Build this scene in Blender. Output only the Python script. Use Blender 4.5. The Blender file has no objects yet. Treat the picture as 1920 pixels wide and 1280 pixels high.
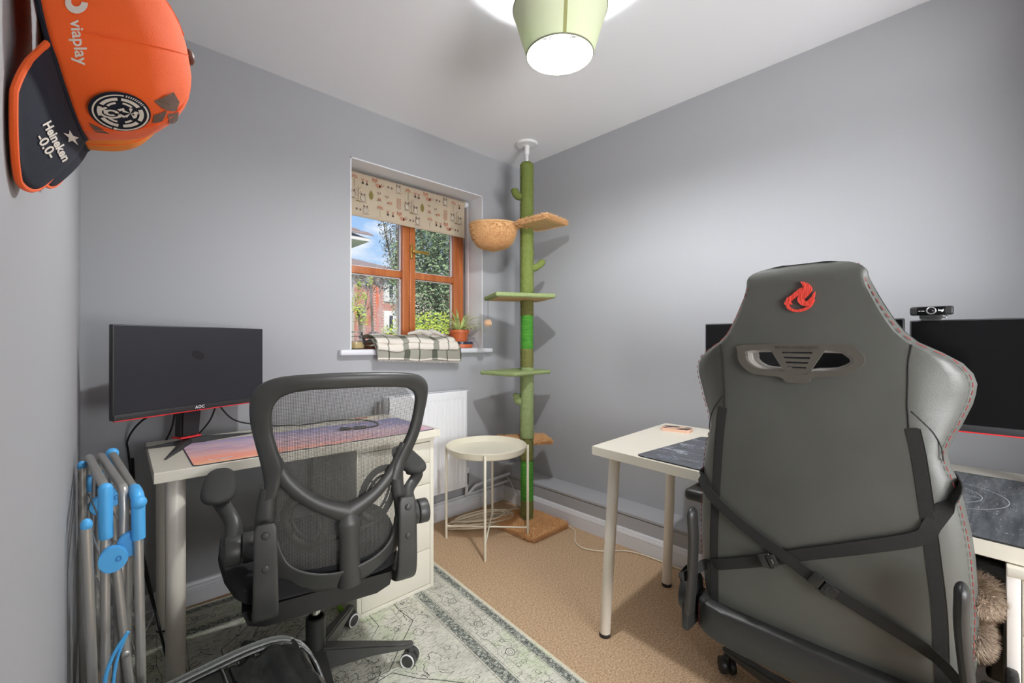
import bpy, bmesh, math, random
from math import pi, sin, cos, radians
from mathutils import Vector, Matrix, noise
random.seed(7)
S = bpy.context.scene
COL = S.collection
# ------------------------------------------------------------------ camera, light, exposure
CAM_H = 1.12
YAW = radians(43.67)                      # the view direction, clockwise from +Y
cd = bpy.data.cameras.new('camera'); cam = bpy.data.objects.new('camera', cd); COL.objects.link(cam)
cam.location = (0, 0, CAM_H); cam.rotation_euler = (pi/2, 0, -YAW)
cd.sensor_width = 36; cd.lens = 36*814/1920; cd.shift_y = 1/1920; cd.clip_start = 0.02; cd.clip_end = 300
S.camera = cam
S.view_settings.view_transform = 'Standard'; S.view_settings.look = 'None'
S.view_settings.exposure = 0.98; S.view_settings.gamma = 1.0; S.view_settings.use_curve_mapping = False
S.cycles.max_bounces = 14; S.cycles.diffuse_bounces = 8; S.cycles.glossy_bounces = 4
S.cycles.transparent_max_bounces = 16; S.cycles.transmission_bounces = 6
S.cycles.sample_clamp_indirect = 6.0; S.cycles.use_denoising = True
S.cycles.caustics_reflective = False; S.cycles.caustics_refractive = False
BULB_STRENGTH = 720.0
FILL_POWER = 72.0
SKY_STRENGTH = .56
SUN_STRENGTH = 2.9

w = bpy.data.worlds.new('sky'); S.world = w; w.use_nodes = True
nt = w.node_tree; nt.nodes.clear()
def wn(t, **k):
    n = nt.nodes.new(t)
    for a, b in k.items(): setattr(n, a, b)
    return n
tc = wn('ShaderNodeTexCoord'); sx = wn('ShaderNodeSeparateXYZ'); nt.links.new(tc.outputs['Generated'], sx.inputs[0])
gr = wn('ShaderNodeValToRGB'); nt.links.new(sx.outputs['Z'], gr.inputs[0])
e = gr.color_ramp.elements
e[0].position = 0.0; e[0].color = (0.62, 0.78, 0.93, 1); e[1].position = 0.45; e[1].color = (0.12, 0.38, 0.85, 1)
mp = wn('ShaderNodeMapping'); mp.inputs['Scale'].default_value = (1, 1, 2.4); nt.links.new(tc.outputs['Generated'], mp.inputs[0])
nz = wn('ShaderNodeTexNoise'); nz.inputs['Scale'].default_value = 4.2; nz.inputs['Detail'].default_value = 7; nz.inputs['Roughness'].default_value = .55
nt.links.new(mp.outputs[0], nz.inputs['Vector'])
cr = wn('ShaderNodeValToRGB'); cr.color_ramp.elements[0].position = .44; cr.color_ramp.elements[1].position = .56
nt.links.new(nz.outputs['Fac'], cr.inputs[0])
mx = wn('ShaderNodeMixRGB'); mx.inputs[2].default_value = (0.93, 0.95, 0.98, 1)
nt.links.new(cr.outputs[0], mx.inputs[0]); nt.links.new(gr.outputs[0], mx.inputs[1])
bg = wn('ShaderNodeBackground'); bg.inputs[1].default_value = SKY_STRENGTH; nt.links.new(mx.outputs[0], bg.inputs[0])
wo = wn('ShaderNodeOutputWorld'); nt.links.new(bg.outputs[0], wo.inputs[0])

sd = bpy.data.lights.new('sun', 'SUN'); sd.energy = SUN_STRENGTH; sd.angle = radians(.6); sd.color = (1, .96, .9)
so = bpy.data.objects.new('sun', sd); COL.objects.link(so); so.rotation_euler = (radians(48), 0, radians(-28))
so.location = (0, 4, 12)
hd = bpy.data.lights.new('fill_light', 'AREA'); hd.energy = FILL_POWER; hd.shape = 'RECTANGLE'; hd.size = 1.3; hd.size_y = 1.5; hd.color = (.97, .98, 1)
ho = bpy.data.objects.new('fill_light', hd); COL.objects.link(ho); ho.location = (.62, -1.93, 1.25); ho.rotation_euler = (pi/2+.34, 0, radians(-24))   # added unseen fill panel behind the camera, evens out the room light

# ------------------------------------------------------------------ helpers
def at(px, py, d):
    """the world point seen at (px, py) of the 1920 x 1280 frame, at distance d along the view axis"""
    t = (px-960)/814; s = (641-py)/814
    return Vector(((.6905+.7233*t)*d, (.7233-.6905*t)*d, CAM_H+s*d))
def on_z(px, py, z): return at(px, py, (z-CAM_H)*814/(641-py))
def on_y(px, py, y): return at(px, py, y/(.7233-.6905*(px-960)/814))
def on_x(px, py, x): return at(px, py, x/(.6905+.7233*(px-960)/814))

def c8(r, g, b):
    f = lambda v: ((v/255+.055)/1.055)**2.4 if v > 10 else v/255/12.92
    return (f(r), f(g), f(b), 1)
def interp(x, xs, ys):
    if x <= xs[0]: return ys[0]
    for i in range(1, len(xs)):
        if x <= xs[i]:
            t = (x-xs[i-1])/(xs[i]-xs[i-1]); return ys[i-1]*(1-t)+ys[i]*t
    return ys[-1]
def smooth_curve(pts, n=6, closed=False):
    """Catmull-Rom through the points"""
    P = [Vector(p) for p in pts]; out = []; m = len(P)
    rng = range(m if closed else m-1)
    for i in rng:
        if closed: a, b, c, d = P[(i-1) % m], P[i], P[(i+1) % m], P[(i+2) % m]
        else: a, b, c, d = P[max(i-1, 0)], P[i], P[i+1], P[min(i+2, m-1)]
        for k in range(n):
            t = k/n
            out.append(.5*((2*b)+(c-a)*t+(2*a-5*b+4*c-d)*t*t+(3*b-a-3*c+d)*t**3))
    if not closed: out.append(P[-1])
    return out

class MB:
    def __init__(s): s.bm = bmesh.new()
    def raw(s, verts, faces):
        vs = [s.bm.verts.new(v) for v in verts]
        for f in faces:
            try: s.bm.faces.new([vs[i] for i in f])
            except ValueError: pass
        return vs
    def box(s, lo, hi, bev=0, seg=2, M=None):
        lo = Vector(lo); hi = Vector(hi)
        b = bmesh.new(); bmesh.ops.create_cube(b, size=1)
        for v in b.verts: v.co = Vector(((lo[i]+hi[i])/2+v.co[i]*(hi[i]-lo[i]) for i in range(3)))
        if bev: bmesh.ops.bevel(b, geom=b.edges[:], offset=bev, segments=seg, affect='EDGES', profile=.5, clamp_overlap=True)
        if M is not None: bmesh.ops.transform(b, matrix=M, verts=b.verts)
        s.merge(b); return s
    def merge(s, b):
        me = bpy.data.meshes.new('t'); b.to_mesh(me); b.free(); s.bm.from_mesh(me); bpy.data.meshes.remove(me)
    def loft(s, secs, closed=True, caps=True, ring=False):
        n = len(secs[0]); R = [[s.bm.verts.new(p) for p in q] for q in secs]; m = len(R)
        for i in range(m if ring else m-1):
            A = R[i]; B = R[(i+1) % m]
            for j in range(n if closed else n-1):
                k = (j+1) % n
                try: s.bm.faces.new((A[j], A[k], B[k], B[j]))
                except ValueError: pass
        if caps and closed and not ring:
            try: s.bm.faces.new(R[0][::-1]); s.bm.faces.new(R[-1])
            except ValueError: pass
        return s
    def tube(s, path, r, n=10, closed=False, caps=True, flat=None):
        """r: number or list; flat = (normal, ratio) squashes the section along a fixed normal"""
        P = [Vector(p) for p in path]; m = len(P); secs = []
        prev = None
        for i in range(m):
            a = P[(i-1) % m] if (closed or i > 0) else P[0]; b = P[(i+1) % m] if (closed or i < m-1) else P[-1]
            T = (b-a).normalized() if (b-a).length > 1e-9 else Vector((0, 0, 1))
            if flat: N = Vector(flat[0]); N = (N-T*N.dot(T)).normalized()
            elif prev is None:
                N = T.orthogonal().normalized()
            else:
                N = (prev-T*prev.dot(T)); N = N.normalized() if N.length > 1e-6 else T.orthogonal().normalized()
            prev = N; B = T.cross(N)
            rr = r[i] if isinstance(r, (list, tuple)) else r
            fl = flat[1] if flat else 1
            secs.append([P[i]+N*rr*fl*cos(2*pi*k/n)+B*rr*sin(2*pi*k/n) for k in range(n)])
        return s.loft(secs, ring=closed, caps=caps)
    def ribbon(s, path, normal, wd, th):
        """flat strap: width wd across the path in the surface, thickness th along the normal (one or per point)"""
        P = [Vector(p) for p in path]; secs = []
        for i, p in enumerate(P):
            T = (P[min(i+1, len(P)-1)]-P[max(i-1, 0)]).normalized()
            N = Vector(normal[i] if isinstance(normal, list) else normal); N = (N-T*N.dot(T)).normalized(); B = T.cross(N)
            ww = wd[i] if isinstance(wd, list) else wd
            secs.append([p+B*ww/2+N*th/2, p-B*ww/2+N*th/2, p-B*ww/2-N*th/2, p+B*ww/2-N*th/2])
        return s.loft(secs)
    def cyl(s, a, b, r0, r1=None, n=24): return s.tube([a, b], [r0, r0 if r1 is None else r1], n)
    def rcyl(s, a, b, r, n=24, bev=.003):
        a = Vector(a); b = Vector(b); T = (b-a).normalized()
        return s.tube([a, a+T*bev*.3, a+T*bev, b-T*bev, b-T*bev*.3, b], [r-bev, r-bev*.3, r, r, r-bev*.3, r-bev], n)
    def lathe(s, prof, c=(0, 0, 0), n=32, M=None, caps=True):
        c = Vector(c); secs = []
        for r, z in prof:
            q = [Vector((r*cos(2*pi*k/n), r*sin(2*pi*k/n), z)) for k in range(n)]
            secs.append([(M @ v if M is not None else v)+c for v in q])
        return s.loft(secs, caps=caps)
    def ball(s, c, r, n=20, M=None, k=(1, 1, 1)):
        b = bmesh.new(); bmesh.ops.create_uvsphere(b, u_segments=n, v_segments=max(6, n//2), radius=1)
        for v in b.verts:
            p = Vector((v.co.x*r*k[0], v.co.y*r*k[1], v.co.z*r*k[2]))
            v.co = (M @ p if M is not None else p)+Vector(c)
        s.merge(b); return s
    def prism(s, pts, off):
        """closed polygon pts (3D) extruded by the vector off"""
        off = Vector(off); P = [Vector(p) for p in pts]; n = len(P)
        a = [s.bm.verts.new(p) for p in P]; b = [s.bm.verts.new(p+off) for p in P]
        s.bm.faces.new(a[::-1]); s.bm.faces.new(b)
        for i in range(n): s.bm.faces.new((a[i], a[(i+1) % n], b[(i+1) % n], b[i]))
        return s
    def flatpoly(s, pts):
        try: s.bm.faces.new([s.bm.verts.new(p) for p in pts])
        except ValueError: pass
        return s
    def jitter(s, amp, freq, seed=0):
        s.bm.normal_update()
        for v in s.bm.verts:
            v.co += v.normal*amp*noise.noise(v.co*freq+Vector((seed, seed, seed)))
        return s
    def build(s, name, m, parent=None, world=False, smooth=True, ang=35, kind=None, label=None, fix=True):
        if fix: bmesh.ops.recalc_face_normals(s.bm, faces=s.bm.faces[:])
        me = bpy.data.meshes.new(name); s.bm.to_mesh(me); s.bm.free()
        o = bpy.data.objects.new(name, me); COL.objects.link(o); me.materials.append(m)
        if parent is not None:
            o.parent = parent
            if world: me.transform(WM[parent.name].inverted())
        if smooth:
            me.shade_smooth(); me.set_sharp_from_angle(angle=radians(ang))
        if kind: o['kind'] = kind
        if label: o['label'] = label
        WM[o.name] = WM[parent.name].copy() if parent is not None else Matrix.Identity(4)
        return o
WM = {}
def thing(name, label, cat, loc=(0, 0, 0), rz=0, group=None, kind=None):
    o = bpy.data.objects.new(name, None); COL.objects.link(o); o.empty_display_size = .05
    o.location = loc; o.rotation_euler = (0, 0, rz)
    if label: o['label'] = label
    if cat: o['category'] = cat
    if group: o['group'] = group
    if kind: o['kind'] = kind
    WM[o.name] = Matrix.LocRotScale(Vector(loc), Matrix.Rotation(rz, 3, 'Z'), Vector((1, 1, 1)))
    return o
def tag(o, label, cat, group=None):
    o['label'] = label; o['category'] = cat
    if group: o['group'] = group
    return o
def text_mesh(txt, size, mapper, spacing=1.0, shear=0.0, bold=0.0):
    """built-in font laid out flat, centred, every vertex sent through mapper(u, v)"""
    cu = bpy.data.curves.new('lettering', 'FONT'); cu.body = txt; cu.size = size; cu.align_x = 'CENTER'; cu.align_y = 'CENTER'
    cu.space_character = spacing; cu.shear = shear; cu.offset = bold; cu.resolution_u = 3
    ob = bpy.data.objects.new('lettering', cu); COL.objects.link(ob)
    dg = bpy.context.evaluated_depsgraph_get(); dg.update()
    me = bpy.data.meshes.new_from_object(ob.evaluated_get(dg)); b = MB(); b.bm.from_mesh(me)
    bpy.data.objects.remove(ob); bpy.data.curves.remove(cu); bpy.data.meshes.remove(me)
    bmesh.ops.triangulate(b.bm, faces=b.bm.faces[:])
    for v in b.bm.verts: v.co = Vector(mapper(v.co.x, v.co.y))
    return b

# ------------------------------------------------------------------ materials
MATS = {}
def mat(name, col, rough=.5, metal=0, bump=0, bscale=200, var=0, vscale=8, spec=.5, sheen=0, emis=None, estr=0, coat=0, detail=3, vcol=None, stretch=(1, 1, 1)):
    m = bpy.data.materials.new(name); m.use_nodes = True; N = m.node_tree.nodes; L = m.node_tree.links
    p = N['Principled BSDF']; p.inputs['Base Color'].default_value = col; p.inputs['Roughness'].default_value = rough
    p.inputs['Metallic'].default_value = metal; p.inputs['Specular IOR Level'].default_value = spec
    if sheen: p.inputs['Sheen Weight'].default_value = sheen
    if coat: p.inputs['Coat Weight'].default_value = coat
    if emis: p.inputs['Emission Color'].default_value = emis; p.inputs['Emission Strength'].default_value = estr
    if bump or var:
        t = N.new('ShaderNodeTexCoord'); mpn = N.new('ShaderNodeMapping'); mpn.inputs['Scale'].default_value = stretch
        L.new(t.outputs['Object'], mpn.inputs[0])
    if bump:
        n = N.new('ShaderNodeTexNoise'); n.inputs['Scale'].default_value = bscale; n.inputs['Detail'].default_value = detail
        L.new(mpn.outputs[0], n.inputs['Vector'])
        b = N.new('ShaderNodeBump'); b.inputs['Strength'].default_value = bump; b.inputs['Distance'].default_value = .002
        L.new(n.outputs['Fac'], b.inputs['Height']); L.new(b.outputs[0], p.inputs['Normal'])
    if var:
        n2 = N.new('ShaderNodeTexNoise'); n2.inputs['Scale'].default_value = vscale; n2.inputs['Detail'].default_value = 6
        L.new(mpn.outputs[0], n2.inputs['Vector'])
        r = N.new('ShaderNodeValToRGB'); r.color_ramp.elements[0].position = .3; r.color_ramp.elements[1].position = .7
        k0 = vcol if vcol else tuple(max(0, c*(1-var)) for c in col[:3])+(1,)
        r.color_ramp.elements[0].color = k0
        r.color_ramp.elements[1].color = col if vcol else tuple(min(1, c*(1+var*.5)) for c in col[:3])+(1,)
        L.new(n2.outputs['Fac'], r.inputs[0]); L.new(r.outputs[0], p.inputs['Base Color'])
    MATS[name] = m
    return m
def nodes(m): return m.node_tree.nodes, m.node_tree.links, m.node_tree.nodes['Principled BSDF']

M_wall = mat('wall_paint', c8(173, 174, 177), .75, bump=.12, bscale=900, spec=.2)
M_ceil = mat('ceiling_paint', c8(244, 244, 246), .85, bump=.05, bscale=500, spec=.1)
M_gloss = mat('gloss_white_paint', c8(222, 223, 228), .35, bump=.03, bscale=60)
M_reveal = mat('reveal_paint', c8(226, 227, 230), .6, bump=.06, bscale=300)
M_carpet = mat('beige_carpet', c8(218, 190, 158), .95, bump=1.0, bscale=260, var=.28, vscale=150, spec=.05, vcol=c8(160, 128, 96))
M_lam = mat('white_laminate', c8(225, 219, 203), .35, bump=.02, bscale=400)
M_lam2 = mat('white_drawer_laminate', c8(226, 221, 206), .3)
M_legm = mat('white_powder_coat', c8(232, 225, 212), .35)
M_tray = mat('cream_powder_coat', c8(232, 226, 206), .4)
M_rad = mat('radiator_enamel', c8(236, 237, 240), .3)
M_blackp = mat('black_plastic', c8(38, 38, 37), .42, bump=.10, bscale=700)
M_chairp = mat('charcoal_plastic', c8(68, 68, 66), .38, bump=.12, bscale=900, var=.12, vscale=12)
M_chairfab = mat('black_fabric', c8(42, 42, 44), .95, bump=.8, bscale=600, sheen=.1, spec=.1)
M_pad = mat('textured_pad_rubber', c8(62, 62, 60), .7, bump=.9, bscale=800)
M_leather = mat('grey_faux_leather', c8(84, 85, 80), .42, bump=.12, bscale=450, var=.12, vscale=7)
M_leather2 = mat('light_grey_faux_leather', c8(108, 109, 106), .42, bump=.25, bscale=450)
M_seatl = mat('black_faux_leather', c8(44, 44, 43), .4, bump=.3, bscale=400)
M_stitch = mat('red_thread', c8(150, 62, 60), .8)
M_flame = mat('red_embroidery', c8(225, 66, 50), .6, bump=.8, bscale=500, stretch=(1, 1, .2))
M_web = mat('black_webbing', c8(33, 33, 31), .8, bump=.6, bscale=900)
M_screen = mat('black_screen', c8(44, 45, 50), .36, spec=.5, bump=.03, bscale=300)
M_screen2 = mat('screen_glass_black', c8(8, 8, 9), .16, spec=.4)
M_bezel = mat('monitor_plastic', c8(50, 50, 51), .45, bump=.15, bscale=900)
M_redp = mat('red_plastic', c8(225, 48, 52), .35)
M_whitep = mat('white_print', c8(235, 235, 235), .6)
M_cable = mat('black_cable', c8(18, 18, 18), .5)
M_beigecable = mat('cream_cable', c8(222, 208, 184), .5)
M_whitecable = mat('white_cable', c8(226, 226, 226), .45)
M_steel = mat('brushed_steel', c8(186, 184, 178), .36, metal=.55, bump=.05, bscale=500)
M_chrome = mat('chrome', c8(215, 215, 215), .12, metal=1)
M_blue = mat('sky_blue_plastic', c8(88, 184, 248), .4)
M_bag = mat('black_leather', c8(36, 37, 34), .33, bump=.4, bscale=160, var=.1)
M_zip = mat('grey_zip', c8(108, 110, 106), .4)
M_wood = mat('orange_varnished_pine', c8(196, 118, 66), .35, bump=.1, bscale=60, var=.22, vscale=14, vcol=c8(164, 88, 44), stretch=(3, 3, .25))
M_woodd = mat('dark_hook_wood', c8(104, 66, 52), .5, var=.25, vscale=20, stretch=(1, .2, 1))
M_plushg = mat('green_plush', c8(146, 158, 92), .95, bump=1.0, bscale=420, var=.35, vscale=300, spec=.05, vcol=c8(98, 114, 54))
M_plusho = mat('olive_plush', c8(140, 138, 88), .95, bump=1.0, bscale=420, var=.35, vscale=300, spec=.05, vcol=c8(96, 100, 52))
M_plushp = mat('pale_green_plush', c8(168, 182, 134), .95, bump=1.0, bscale=420, var=.3, vscale=300, spec=.05, vcol=c8(132, 148, 92))
M_sisal = mat('green_sisal', c8(92, 168, 60), .8, bump=1.0, bscale=90, var=.3, vscale=60, vcol=c8(54, 124, 28), stretch=(.3, .3, 6))
M_tan = mat('tan_shag', c8(230, 190, 142), .95, bump=1.0, bscale=260, var=.3, vscale=180, spec=.05, vcol=c8(210, 162, 110))
M_board = mat('tan_board', c8(196, 160, 108), .8)
M_bulb = mat('lit_bulb', c8(255, 255, 255), .5, emis=(.97, .985, 1, 1), estr=BULB_STRENGTH)
M_terra = mat('orange_pot_plastic', c8(206, 106, 62), .4)
M_navy = mat('navy_glaze', c8(46, 58, 84), .25, var=.5, vscale=40)
M_orange = mat('orange_cap_fabric', c8(252, 100, 26), .75, bump=.2, bscale=900, sheen=.1)
M_orange2 = mat('light_orange_cap_fabric', c8(246, 138, 46), .75, bump=.5, bscale=900)
M_capnavy = mat('navy_cap_fabric', c8(22, 28, 44), .85, bump=.2, bscale=900)
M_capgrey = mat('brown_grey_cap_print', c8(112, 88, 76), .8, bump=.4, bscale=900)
M_cappr = mat('cream_cap_print', c8(226, 218, 208), .7)
M_green = mat('lime_marker_plastic', c8(158, 214, 44), .35)
M_blanket = mat('fluffy_beige', c8(186, 170, 148), .95, bump=1, bscale=120, sheen=.3, var=.25, vscale=30, vcol=c8(146, 124, 104))
M_blanket2 = mat('fluffy_brown', c8(120, 92, 76), .95, bump=1, bscale=120, sheen=.3, var=.3, vscale=30)
M_brick = mat('red_brick', c8(190, 124, 106), .9, var=.3, vscale=9)
M_brick2 = mat('orange_brick', c8(212, 116, 86), .9, var=.25, vscale=9)
M_mortar = mat('mortar', c8(196, 182, 170), .95)
M_render = mat('white_render', c8(206, 202, 200), .8)
M_slate = mat('roof_tile', c8(128, 112, 108), .85, var=.3, vscale=6)
M_dglass = mat('dark_window_glass', c8(50, 54, 66), .15)
M_leaf = mat('tree_leaf', c8(138, 158, 116), .7, var=.45, vscale=1.6, vcol=c8(80, 102, 70))
M_leafy = mat('hedge_leaf', c8(176, 186, 56), .7, var=.3, vscale=2.0, vcol=c8(120, 144, 36))
M_leafg = mat('grey_leaf', c8(120, 124, 116), .7, var=.35, vscale=2.0)
M_bark = mat('bark', c8(92, 80, 66), .9)
M_lawn = mat('grass', c8(104, 128, 72), .95, var=.3)
M_wax = mat('candle_wax', c8(196, 172, 120), .6)
M_bracket = mat('brown_metal', c8(84, 66, 60), .5)
# special materials -------------------------------------------------
def coord(N, L, kind='Object', scale=(1, 1, 1)):
    t = N.new('ShaderNodeTexCoord'); m = N.new('ShaderNodeMapping'); m.inputs['Scale'].default_value = scale
    L.new(t.outputs[kind], m.inputs[0]); return m.outputs[0]
def math_n(N, L, op, a, b=None):
    n = N.new('ShaderNodeMath'); n.operation = op
    for i, v in enumerate((a, b)):
        if v is None: continue
        if isinstance(v, (int, float)): n.inputs[i].default_value = v
        else: L.new(v, n.inputs[i])
    return n.outputs[0]
def ramp(N, L, fac, stops):
    r = N.new('ShaderNodeValToRGB'); e = r.color_ramp.elements
    while len(e) < len(stops): e.new(.5)
    for k, (p, c) in enumerate(stops): e[k].position = p; e[k].color = c
    L.new(fac, r.inputs[0]); return r.outputs[0]
def mixc(N, L, fac, a, b, mode='MIX'):
    n = N.new('ShaderNodeMixRGB'); n.blend_type = mode
    for i, v in enumerate((fac, a, b)):
        if isinstance(v, (int, float)): n.inputs[i].default_value = v
        elif isinstance(v, tuple): n.inputs[i].default_value = v
        else: L.new(v, n.inputs[i])
    return n.outputs[0]
def noise_n(N, L, vec, scale, detail=4, rough=.5, dist=0):
    n = N.new('ShaderNodeTexNoise'); n.inputs['Scale'].default_value = scale; n.inputs['Detail'].default_value = detail
    n.inputs['Roughness'].default_value = rough; n.inputs['Distortion'].default_value = dist
    L.new(vec, n.inputs['Vector']); return n.outputs['Fac']

# see-through woven mesh of the chair back
M_mesh = mat('woven_mesh', c8(96, 95, 90), .8)
N, L, P = nodes(M_mesh)
v = coord(N, L, 'Object', (1, 1, 1)); s = N.new('ShaderNodeSeparateXYZ'); L.new(v, s.inputs[0])
fx = math_n(N, L, 'FRACT', math_n(N, L, 'MULTIPLY', s.outputs['X'], 250.0))
fz = math_n(N, L, 'FRACT', math_n(N, L, 'MULTIPLY', s.outputs['Z'], 250.0))
k = math_n(N, L, 'MAXIMUM', math_n(N, L, 'LESS_THAN', fx, .32), math_n(N, L, 'LESS_THAN', fz, .26))
L.new(k, P.inputs['Alpha'])
# window glass, and the fogged lower pane
M_glass = bpy.data.materials.new('window_glass'); M_glass.use_nodes = True
def glass(m, fog):
    N = m.node_tree.nodes; L = m.node_tree.links; N.clear()
    o = N.new('ShaderNodeOutputMaterial'); tr = N.new('ShaderNodeBsdfTransparent'); gl = N.new('ShaderNodeBsdfGlossy'); gl.inputs['Roughness'].default_value = .03
    fr = N.new('ShaderNodeFresnel'); fr.inputs[0].default_value = 1.3
    mxs = N.new('ShaderNodeMixShader'); L.new(fr.outputs[0], mxs.inputs[0]); L.new(tr.outputs[0], mxs.inputs[1]); L.new(gl.outputs[0], mxs.inputs[2])
    out = mxs.outputs[0]
    d = N.new('ShaderNodeBsdfDiffuse'); d.inputs[0].default_value = c8(240, 236, 240); t2 = N.new('ShaderNodeBsdfTranslucent'); t2.inputs[0].default_value = c8(240, 236, 242)
    ad = N.new('ShaderNodeMixShader'); ad.inputs[0].default_value = .6; L.new(d.outputs[0], ad.inputs[1]); L.new(t2.outputs[0], ad.inputs[2])
    v = coord(N, L, 'Object', (1, 1, .35)); n1 = noise_n(N, L, v, 14, 8, .7)
    n2 = noise_n(N, L, coord(N, L), 160, 4, .8)
    a = ramp(N, L, n1, [(.42, (0, 0, 0, 1)), (.66, (1, 1, 1, 1))]); b2 = ramp(N, L, n2, [(.45, (0, 0, 0, 1)), (.6, (1, 1, 1, 1))])
    f = math_n(N, L, 'MULTIPLY', mixc(N, L, .55, a, b2, 'MULTIPLY') if fog > .2 else b2, fog)
    mx2 = N.new('ShaderNodeMixShader'); L.new(f, mx2.inputs[0]); L.new(out, mx2.inputs[1]); L.new(ad.outputs[0], mx2.inputs[2])
    L.new(mx2.outputs[0], o.inputs[0])
glass(M_glass, .10)
M_fog = bpy.data.materials.new('condensation_glass'); M_fog.use_nodes = True; glass(M_fog, .92)
M_jar = bpy.data.materials.new('jar_glass'); M_jar.use_nodes = True; glass(M_jar, .12)
# blind cloth (thin, lets daylight through)
def cloth_translucent(name, col, tl, k, bscale=500, weave=True):
    m = bpy.data.materials.new(name); m.use_nodes = True; N = m.node_tree.nodes; L = m.node_tree.links; N.clear()
    o = N.new('ShaderNodeOutputMaterial'); d = N.new('ShaderNodeBsdfDiffuse'); t = N.new('ShaderNodeBsdfTranslucent')
    n1 = noise_n(N, L, coord(N, L), bscale, 3)
    L.new(mixc(N, L, n1, tuple(c*.86 for c in col[:3])+(1,), tuple(min(1, c*1.1) for c in col[:3])+(1,)), d.inputs[0]); t.inputs[0].default_value = tl
    MATS[name] = m; mx = N.new("ShaderNodeMixShader"); mx.inputs[0].default_value = k; L.new(d.outputs[0], mx.inputs[1]); L.new(t.outputs[0], mx.inputs[2]); L.new(mx.outputs[0], o.inputs[0]); return m
M_blind = cloth_translucent('blind_cloth', c8(206, 190, 168), c8(230, 210, 180), .22)
M_shade = cloth_translucent('shade_outer_cloth', c8(214, 219, 188), c8(186, 194, 150), .055, 900)
M_shadein = mat('shade_lining', c8(238, 244, 244), .7)
M_dpr = mat('dark_brown_print', c8(104, 88, 82), .9); M_opr = mat('rust_print', c8(184, 132, 108), .9); M_olpr = mat('olive_print', c8(136, 122, 66), .9); M_wpr = mat('pale_print', c8(196, 184, 168), .9)
# sunset desk pad
M_sun = mat('sunset_cloth', (1, 1, 1, 1), .8)
N, L, P = nodes(M_sun)
v = coord(N, L, 'Object', (1, 1, 1)); s = N.new('ShaderNodeSeparateXYZ'); L.new(v, s.inputs[0])
nn = noise_n(N, L, coord(N, L, 'Object', (2.2, 9, 1)), 2.2, 7, .6, .6)
big = noise_n(N, L, coord(N, L, 'Object', (1, 1, 1)), 3.2, 4, .5)
t1 = math_n(N, L, 'ADD', math_n(N, L, 'MULTIPLY', s.outputs['Y'], 1.55), math_n(N, L, 'MULTIPLY', math_n(N, L, 'SUBTRACT', nn, .5), .75))
t1 = math_n(N, L, 'ADD', t1, math_n(N, L, 'MULTIPLY', s.outputs['X'], .42))
base = ramp(N, L, t1, [(0, c8(250, 190, 150)), (.12, c8(250, 160, 136)), (.24, c8(240, 184, 176)), (.36, c8(200, 164, 184)), (.5, c8(216, 190, 204)), (.66, c8(168, 158, 198)), (.9, c8(134, 140, 190))])
hi = ramp(N, L, nn, [(.52, (0, 0, 0, 1)), (.62, (1, 1, 1, 1))])
base = mixc(N, L, math_n(N, L, 'MULTIPLY', hi, .45), base, c8(252, 196, 160))
L.new(base, P.inputs['Base Color'])
# dark desk mats
M_map = mat('grey_printed_mat', (1, 1, 1, 1), .65)
N, L, P = nodes(M_map)
nn = noise_n(N, L, coord(N, L, 'Object', (2, 5, 1)), 3.5, 8, .65, 1.6)
a = ramp(N, L, nn, [(.40, c8(70, 72, 77)), (.50, c8(92, 95, 101)), (.56, c8(78, 80, 86)), (.61, c8(176, 180, 190)), (.63, c8(100, 103, 110)), (.75, c8(140, 144, 152))])
sp = noise_n(N, L, coord(N, L), 300, 2, .5)
L.new(mixc(N, L, ramp(N, L, sp, [(.68, (0, 0, 0, 1)), (.72, (1, 1, 1, 1))]), a, c8(190, 190, 194)), P.inputs['Base Color'])
M_cine = mat('black_printed_mat', (1, 1, 1, 1), .55)
N, L, P = nodes(M_cine)
nn = noise_n(N, L, coord(N, L, 'Object', (6, .7, 1)), 7, 8, .75, .3)
a = ramp(N, L, nn, [(.35, c8(52, 56, 60)), (.5, c8(78, 82, 85)), (.62, c8(100, 104, 106)), (.72, c8(140, 142, 142))])
sp = noise_n(N, L, coord(N, L, 'Object', (1, .35, 1)), 170, 3, .6)
L.new(mixc(N, L, ramp(N, L, sp, [(.64, (0, 0, 0, 1)), (.72, (1, 1, 1, 1))]), a, c8(170, 176, 178)), P.inputs['Base Color'])
# rug ground and rug ink (worn pile: the ink breaks up)
M_rug = mat('sage_rug', (1, 1, 1, 1), .95, bump=.6, bscale=500, spec=.05)
N, L, P = nodes(M_rug)
n1 = noise_n(N, L, coord(N, L, 'Object', (1, 1, 1)), 3.0, 6, .6); n2 = noise_n(N, L, coord(N, L, 'Object', (1, 4, 1)), 60, 5, .7)
a = ramp(N, L, n1, [(.35, c8(206, 205, 192)), (.5, c8(228, 226, 212)), (.60, c8(212, 220, 190)), (.7, c8(236, 234, 224))])
b = ramp(N, L, n2, [(.40, c8(150, 152, 138)), (.50, c8(255, 255, 255))])
L.new(mixc(N, L, .55, a, b, 'MULTIPLY'), P.inputs['Base Color'])
M_ink = mat('rug_ink', c8(84, 88, 80), .95)
N, L, P = nodes(M_ink)
n1 = noise_n(N, L, coord(N, L, 'Object', (1, 1, 1)), 130, 5, .8); n2 = noise_n(N, L, coord(N, L), 5, 3, .5)
L.new(ramp(N, L, math_n(N, L, 'ADD', n1, math_n(N, L, 'MULTIPLY', math_n(N, L, 'SUBTRACT', n2, .5), .5)), [(.54, (1, 1, 1, 1)), (.62, (0.15, .15, .15, 1))]), P.inputs['Alpha'])
M_ink2 = mat('rug_band', c8(128, 134, 122), .95)
N, L, P = nodes(M_ink2)
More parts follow.
